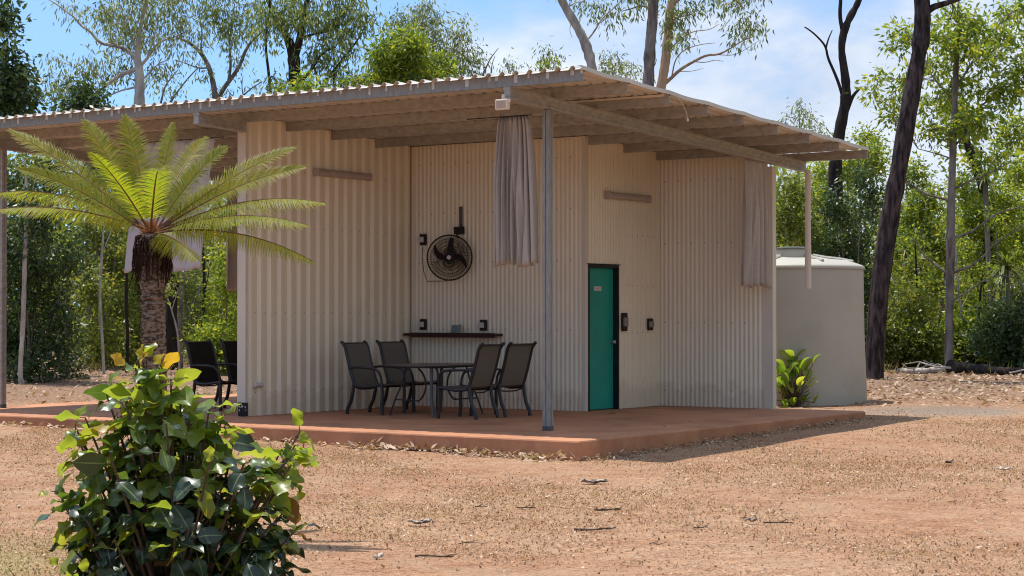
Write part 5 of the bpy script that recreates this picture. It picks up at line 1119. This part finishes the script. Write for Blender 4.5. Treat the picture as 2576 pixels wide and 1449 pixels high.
# ------------------------------------------------------------------ cycad
def cycad():
    rng = np.random.default_rng(4); Y = 14.0; c = at(383, 582, Y); base = np.array([c[0], c[1], 0.0]); top = c - base
    t = thing('cycad', 'cycad with scaly brown trunk and crown of long yellow-green feathery fronds', 'cycad', base, 0)
    b = MB(); h = top[2]; zs = np.linspace(0, h - .02, 90); rad = np.interp(zs / h, [0, .1, .55, .8, .93, 1], [.12, .098, .090, .085, .10, .085])
    rad = rad * (1 + .05 * np.sin(zs * 140) + .03 * rng.normal(size=len(zs)))
    pts = np.stack([.012 * np.sin(zs * 2.1), .01 * np.cos(zs * 1.7), zs], 1) - np.array([pts0 for pts0 in [(.012 * math.sin(h * 2.1), 0, 0)]])
    b.tube(pts, rad, 18); b.build('trunk', M['cycad_trunk'], t, smooth=True)
    b = MB()       # leaf-base scales on the trunk
    for k in range(900):
        z = h * .80 * rng.random(); a = rng.uniform(0, 2 * math.pi); r0 = float(np.interp(z / h, [0, .1, .55, .8, .93, 1], [.12, .098, .090, .085, .10, .085])); c0 = np.array([math.cos(a), math.sin(a), 0]); s0 = np.array([-math.sin(a), math.cos(a), 0]); p = c0 * (r0 - .004) + np.array([0, 0, z]); w = rng.uniform(.008, .014); o_ = rng.uniform(.006, .014)
        b.raw([p - s0 * w, p + s0 * w, p + c0 * o_ + s0 * w * .7 + np.array([0, 0, .008]), p + c0 * o_ - s0 * w * .7 + np.array([0, 0, .008]), p + np.array([0, 0, .016])], [(0, 1, 2, 3), (3, 2, 4)])
    o = b.build('leaf_scars', M['cycad_trunk'], t); tag(o, kind='stuff')
    b = MB()       # skirt of dead stalks
    for k in range(260):
        a = rng.uniform(0, 2 * math.pi); z0 = h - rng.uniform(.02, .20); r0 = .09; L = rng.uniform(.08, .24); o_ = rng.uniform(.01, .045); c0 = np.array([math.cos(a), math.sin(a), 0])
        pts = np.array([c0 * (r0 - .02) + [0, 0, z0], c0 * (r0 + o_) + [0, 0, z0 - L * .15], c0 * (r0 + o_ * 1.25) + [0, 0, z0 - L * .6], c0 * (r0 + o_ * rng.uniform(.7, 1.3)) + rng.normal(size=3) * .015 + [0, 0, z0 - L]])
        b.tube(pts, np.array([.008, .007, .005, .003]) * rng.uniform(.6, 1.1), 5)
    o = b.build('dead_frond_skirt', M['skirt'], t, smooth=True); tag(o, kind='stuff')
    b = MB()
    for k in range(80):
        a = rng.uniform(0, 2 * math.pi); el = rng.uniform(.2, 1.4); d = np.array([math.cos(a) * math.cos(el), math.sin(a) * math.cos(el), math.sin(el)]); b.tube([np.array([0, 0, h - .03]) + d * .03, np.array([0, 0, h - .03]) + d * rng.uniform(.07, .13)], [.010, .003], 5)
    o = b.build('woolly_crown', M['skirt_light'], t); tag(o, kind='stuff')
    fr = [(25, 328, .25, .06), (212, 303, .35, .05), (314, 292, .40, .05), (436, 310, .42, .05), (568, 372, .05, .14), (742, 372, .15, .09), (765, 420, -.25, .10), (812, 510, -.45, .14), (772, 566, -.6, .12), (792, 660, -.5, .14), (48, 424, -.3, .10), (-10, 486, .25, .15), (-16, 528, -.3, .12), (228, 385, -.75, .10), (404, 428, -.95, .26), (496, 652, -.65, .10), (520, 345, .9, .12), (650, 470, .85, .16), (230, 480, .95, .14), (600, 560, .8, .15)]
    rach = MB(); quads = []
    h0 = np.array([0, 0, h])
    for (px, py, dy, arch) in fr:
        tip = at(px, py, Y + dy) - base; a0 = rng.normal(size=3) * .012; a = h0 + a0 - np.array([0, 0, .02]); ln = np.linalg.norm(tip - a)
        mid = a + (tip - a) * .55 + np.array([0, 0, arch * ln * 1.15]); q = np.linspace(0, 1, 26)[:, None]
        pts = (1 - q) ** 2 * a + 2 * q * (1 - q) * mid + q ** 2 * tip
        vr = rng.uniform(.85, 1.15)
        rach.tube(pts, np.interp(q[:, 0], [0, .15, 1], [.010, .0075, .002]), 6)
        tg = unit(np.gradient(pts, axis=0)); N = 92
        view_up = unit(np.cross(np.cross(tg[12], [0, 0, 1.0]) + rng.normal(size=3) * .1, tg[12])) + np.array([0, -1.0, 0]) * rng.uniform(.5, .9) * (.2 if dy < -.7 else (.28 if py > 470 else 1))
        for k in range(N):
            s = .13 + .87 * k / (N - 1); i = s * 25; i0 = min(24, int(i)); f = i - i0; p = pts[i0] * (1 - f) + pts[i0 + 1] * f; T = tg[i0] * (1 - f) + tg[i0 + 1] * f
            up = unit(view_up - T * (view_up @ T)); sd = np.cross(T, up)
            LL = .170 * vr * math.sin(math.pi * min(1, .10 + .90 * s)) ** .55 * (1 if s < .9 else .9) * rng.uniform(.88, 1.08); LL = max(LL, .035)
            for sg_ in (-1, 1):
                hang = (.75 if py > 470 else .12) * (.6 + .6 * rng.random())
                d = unit(sd * sg_ * 1.0 + T * (.45 + .75 * s * s) + up * (.38 + .1 * rng.normal()) * (.4 if py > 470 else 1) - np.array([0, 0, hang])); w = .0044; tw = unit(np.cross(d, T + up * .4)); droop = np.array([0, 0, -1.0])
                p1 = p + d * LL * .5 + droop * LL * .03; p2 = p + d * LL + droop * LL * (.16 + .10 * rng.random()); wd = unit(T - d * (T @ d)) * w
                quads.append([p - wd, p + wd, p1 + wd * .95, p1 - wd * .95]); quads.append([p1 - wd * .95, p1 + wd * .95, p2 + wd * .15, p2 - wd * .15])
    rach.build('frond_stalk', M['rachis'], t, smooth=True)
    quads_object('frond', np.array(quads), M['frond'], t)
cycad()

# ------------------------------------------------------------------ foreground bush
def bush():
    rng = np.random.default_rng(12); Y = 8.0; c = at(440, 1449, Y); base = np.array([c[0], c[1], 0.0])
    t = thing('glossy_bush', 'broad-leaved glossy bush with golden top leaves in the left foreground', 'bush', base, 0)
    tips = [(335, 905), (365, 900), (400, 915), (300, 950), (345, 950), (385, 960), (430, 945), (262, 985), (310, 1000), (360, 1010), (410, 1000), (455, 985), (480, 1030), (330, 1050), (390, 1060), (530, 1020), (500, 1060), (565, 1040), (600, 1050), (630, 1080), (280, 1060), (225, 1075), (195, 1110), (240, 1110), (300, 1100), (350, 1110), (430, 1110), (480, 1120), (550, 1110), (590, 1120), (660, 1130), (720, 1120), (755, 1110), (745, 1160), (700, 1170), (640, 1170), (580, 1170), (520, 1170), (460, 1180), (400, 1170), (340, 1170), (280, 1160), (220, 1170), (160, 1240), (190, 1260), (240, 1230), (300, 1220), (360, 1240), (420, 1240), (490, 1240), (560, 1230), (630, 1230), (690, 1240), (730, 1270), (770, 1310), (740, 1340), (690, 1310), (620, 1300), (550, 1300), (480, 1310), (410, 1310), (340, 1300), (270, 1310), (200, 1320), (165, 1360), (220, 1380), (290, 1370), (360, 1380), (430, 1380), (500, 1390), (580, 1370), (650, 1380), (710, 1400), (680, 1440), (600, 1450), (520, 1460), (440, 1460), (360, 1450), (280, 1450), (200, 1440), (150, 1430)]
    leaves = [[], [], [], [], []]; uvs = [[], [], [], [], []]; stems = MB()
    prof = [(0, .03), (.07, .40), (.16, .70), (.28, .92), (.42, 1.0), (.56, .98), (.70, .85), (.82, .62), (.92, .32), (1.0, .012)]
    allv = []; alluv = []; mi = []
    def leaf(p, d, nrm, L, mat):
        s = unit(np.cross(d, nrm)); nrm = np.cross(s, d); w0 = L * rng.uniform(.28, .40); curl = rng.uniform(.02, .40); fold = rng.uniform(.04, .26); pr = None; wav = rng.uniform(0, 6); side = rng.normal() * .10
        for (q, w) in prof:
            w = w * w0; ctr = p + d * L * q - nrm * L * curl * q * q + s * side * L * q * q; e = nrm * (w * fold + .012 * math.sin(q * 9 + wav) * (w / w0)); e2 = nrm * (w * fold + .012 * math.sin(q * 8 + wav + 2) * (w / w0))
            cur = [ctr - s * w + e, ctr - s * w * .5 + e * .40, ctr, ctr + s * w * .5 + e2 * .40, ctr + s * w + e2]; cu = [(q, -1), (q, -.5), (q, 0), (q, .5), (q, 1)]
            if pr:
                for k in range(4):
                    allv.append([pr[0][k], pr[0][k + 1], cur[k + 1], cur[k]]); alluv.append([pr[1][k], pr[1][k + 1], cu[k + 1], cu[k]]); mi.append(mat)
            pr = (cur, cu)
    def whorl(px, py, dY, n, Lm, young, inner=False):
        hz = (1449 - py) / 575; p = at(px, py, Y + dY) - base
        hz = .35 if inner else p[2] / 1.46
        # branch from the middle of the bush
        foot = np.array([rng.normal() * .05, rng.normal() * .05, max(.02, p[2] * .25 - .1)]); mid = (p + foot) / 2 + np.array([-(p[0]) * .12, 0, -.04])
        stems.tube(smooth_poly(np.array([foot, mid, p]), 3), np.linspace(.011, .0035, 8), 6)
        ax = unit(np.array([p[0] * .8, p[1] * .8, .35 + .5 * hz]) + rng.normal(size=3) * .15)
        for k in range(n):
            a = k * 2.4 + rng.normal() * .3; e1 = unit(np.cross(ax, [.31, .52, .8])); e2 = np.cross(ax, e1); rd = e1 * math.cos(a) + e2 * math.sin(a)
            lvl = k / max(1, n - 1); st = p - ax * (.15 * (1 - lvl)) ; el = -.15 + 1.0 * lvl ** 1.6 + rng.normal() * .15
            d = unit(rd * math.cos(el) + ax * math.sin(el) + np.array([0, 0, -.75 * rng.random() ** 1.6])); L = Lm * rng.uniform(.60, 1.2) * (1 - .25 * (lvl > .85))
            nrm = unit(ax * .7 + np.array([0, 0, .65]) + rng.normal(size=3) * .5); stems.tube([st, st + d * .022], [.0022, .0018], 4); 
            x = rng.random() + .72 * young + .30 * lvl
            m = 0 if x > 1.0 else (2 if x > (.55 if hz > .5 else .92) else 3)  # low and inner leaves go darker, painting in the bush's own shade
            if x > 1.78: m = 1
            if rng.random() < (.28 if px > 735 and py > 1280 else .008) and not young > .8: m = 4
            leaf(st + d * .022, d, nrm, L, m)
    tips = [q for q in tips if q not in ((660, 1130), (600, 1050), (630, 1080), (240, 1110), (225, 1075), (700, 1170))] + [(768, 1075), (778, 1120), (745, 1135), (128, 1225), (150, 1262), (178, 1062), (188, 1090), (205, 1040)]
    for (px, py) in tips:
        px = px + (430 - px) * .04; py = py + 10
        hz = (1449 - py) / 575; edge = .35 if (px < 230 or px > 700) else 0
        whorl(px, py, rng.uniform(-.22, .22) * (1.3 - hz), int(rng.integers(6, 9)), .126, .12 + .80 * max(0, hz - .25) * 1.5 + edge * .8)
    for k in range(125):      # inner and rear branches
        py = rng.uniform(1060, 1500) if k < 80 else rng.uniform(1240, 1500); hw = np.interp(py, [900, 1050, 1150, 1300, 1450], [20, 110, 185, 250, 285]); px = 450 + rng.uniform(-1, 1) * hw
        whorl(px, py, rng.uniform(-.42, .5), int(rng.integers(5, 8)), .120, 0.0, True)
    for (px, py, dx, dz) in [(315, 895, -.5, .5), (352, 895, .15, .35), (385, 893, .6, .55), (350, 880, .2, .8)]:
        p = at(px, py + 22, Y - .05) - base; d = unit(np.array([dx, -.35, dz])); leaf(p, d, unit(np.array([-dz * .3, -.6, .6])), .074, 1)
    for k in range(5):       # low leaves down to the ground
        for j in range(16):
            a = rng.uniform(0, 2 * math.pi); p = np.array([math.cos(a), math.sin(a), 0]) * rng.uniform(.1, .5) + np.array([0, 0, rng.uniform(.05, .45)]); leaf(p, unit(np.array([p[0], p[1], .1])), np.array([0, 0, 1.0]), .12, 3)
    for k in range(9):
        a = rng.uniform(0, 2 * math.pi); stems.tube(smooth_poly(np.array([(0, 0, -.05), (math.cos(a) * .06, math.sin(a) * .06, .35), (math.cos(a) * .16 - .05, math.sin(a) * .16, .85)]), 3), np.linspace(.016, .007, 8), 6)
    stems.tube(smooth_poly(np.array([(0, 0, -.05), (-.05, 0, .6), (-.15, -.02, 1.38)]), 3), np.linspace(.018, .005, 8), 6)
    stems.build('stem', M['bush_stem'], t, smooth=True)
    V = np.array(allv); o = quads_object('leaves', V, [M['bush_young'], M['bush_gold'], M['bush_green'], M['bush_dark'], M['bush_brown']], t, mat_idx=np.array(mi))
    uvl = o.data.uv_layers.new(name='UVMap'); uvl.data.foreach_set('uv', np.array(alluv, dtype=np.float32).ravel())
    bm = bmesh.new(); bm.from_mesh(o.data); bmesh.ops.remove_doubles(bm, verts=bm.verts, dist=2e-6); bm.to_mesh(o.data); bm.free()
    o.data.polygons.foreach_set('use_smooth', np.ones(len(o.data.polygons), dtype=bool))
bush()

# ------------------------------------------------------------------ light
SUN_DU, SUN_DV, SUN_H = 1.08, .0, 4.40          # how far the shadow of a point at height SUN_H slides to the right and front
to_sun = unit(UD * SUN_DU + VD * SUN_DV + np.array([0, 0, SUN_H]))
sl = bpy.data.lights.new('sun', 'SUN'); so = bpy.data.objects.new('sun', sl); COL.objects.link(so)
sl.energy = 4.2; sl.angle = R(.53); sl.color = (1.0, .955, .88)
so.rotation_euler = Vector(to_sun.tolist()).to_track_quat('Z', 'Y').to_euler(); so.location = (0, 10, 30)
elev = math.asin(to_sun[2]); azim = math.atan2(to_sun[0], to_sun[1])
wd = bpy.data.worlds.new('World'); scene.world = wd; wd.use_nodes = True
nt = wd.node_tree; nt.nodes.clear(); nd, ln = nt.nodes, nt.links
wo = nd.new('ShaderNodeOutputWorld'); bg = nd.new('ShaderNodeBackground'); bg.inputs['Strength'].default_value = .148
sky = nd.new('ShaderNodeTexSky'); sky.sky_type = 'NISHITA'; sky.sun_disc = False; sky.sun_elevation = elev; sky.sun_rotation = azim
sky.altitude = 0; sky.air_density = 1.0; sky.dust_density = .4; sky.ozone_density = 2.2
tc = nd.new('ShaderNodeTexCoord'); D = tc.outputs['Generated']
# the picture looks at the lowest ten degrees of sky: read the clear air a little higher up there
sx = nd.new('ShaderNodeSeparateXYZ'); ln.new(D, sx.inputs[0])
cb = nd.new('ShaderNodeCombineXYZ'); mz = nd.new('ShaderNodeMath'); mz.operation = 'MULTIPLY_ADD'; mz.inputs[1].default_value = 1.4; mz.inputs[2].default_value = .16
ln.new(sx.outputs['Z'], mz.inputs[0]); ln.new(sx.outputs['X'], cb.inputs['X']); ln.new(sx.outputs['Y'], cb.inputs['Y']); ln.new(mz.outputs[0], cb.inputs['Z'])
ln.new(cb.outputs[0], sky.inputs['Vector'])
mp = nd.new('ShaderNodeMapping'); mp.inputs['Scale'].default_value = (1, 1, 2.2); mp.inputs['Location'].default_value = (.37, .1, .05); ln.new(D, mp.inputs['Vector'])
n1 = noise(nd, ln, mp.outputs['Vector'], 5.5, 8, .58, .25); n2 = noise(nd, ln, mp.outputs['Vector'], 2.2, 3, .5)
# more cloud towards the right of the view
bx = nd.new('ShaderNodeMath'); bx.operation = 'MULTIPLY_ADD'; bx.inputs[1].default_value = .75; bx.inputs[2].default_value = .02; ln.new(sx.outputs['X'], bx.inputs[0])
cl = nd.new('ShaderNodeClamp'); cl.inputs['Min'].default_value = -.12; cl.inputs['Max'].default_value = .13; ln.new(bx.outputs[0], cl.inputs['Value'])
s1 = nd.new('ShaderNodeMath'); s1.operation = 'MULTIPLY_ADD'; s1.inputs[1].default_value = .35; ln.new(n2.outputs['Fac'], s1.inputs[0]); ln.new(cl.outputs[0], s1.inputs[2])
s2 = nd.new('ShaderNodeMath'); s2.operation = 'MULTIPLY_ADD'; s2.inputs[1].default_value = .75; ln.new(n1.outputs['Fac'], s2.inputs[0]); ln.new(s1.outputs[0], s2.inputs[2])
cov = ramp(nd, [(.52, 0.0), (.70, .95)]); ln.new(s2.outputs[0], cov.inputs['Fac'])
shade = ramp(nd, [(.36, (2.3, 2.95, 4.0)), (.64, (4.7, 5.0, 5.5))]); ln.new(n1.outputs['Fac'], shade.inputs['Fac'])
blue = mixc(nd, ln, sky.outputs['Color'], (1.06, 1.20, 1.22), 1.0, 'MULTIPLY')
c = mixc(nd, ln, blue, shade.outputs['Color'], cov.outputs['Color'])
ln.new(c, bg.inputs['Color']); ln.new(bg.outputs[0], wo.inputs['Surface'])

scene.view_settings.view_transform = 'Standard'; scene.view_settings.look = 'None'; scene.view_settings.exposure = 0.42; scene.view_settings.gamma = 1.0
scene.cycles.max_bounces = 8; scene.cycles.transmission_bounces = 4; scene.cycles.diffuse_bounces = 5; scene.cycles.glossy_bounces = 3
scene.cycles.use_denoising = True
scene.cycles.filter_width = 1.1
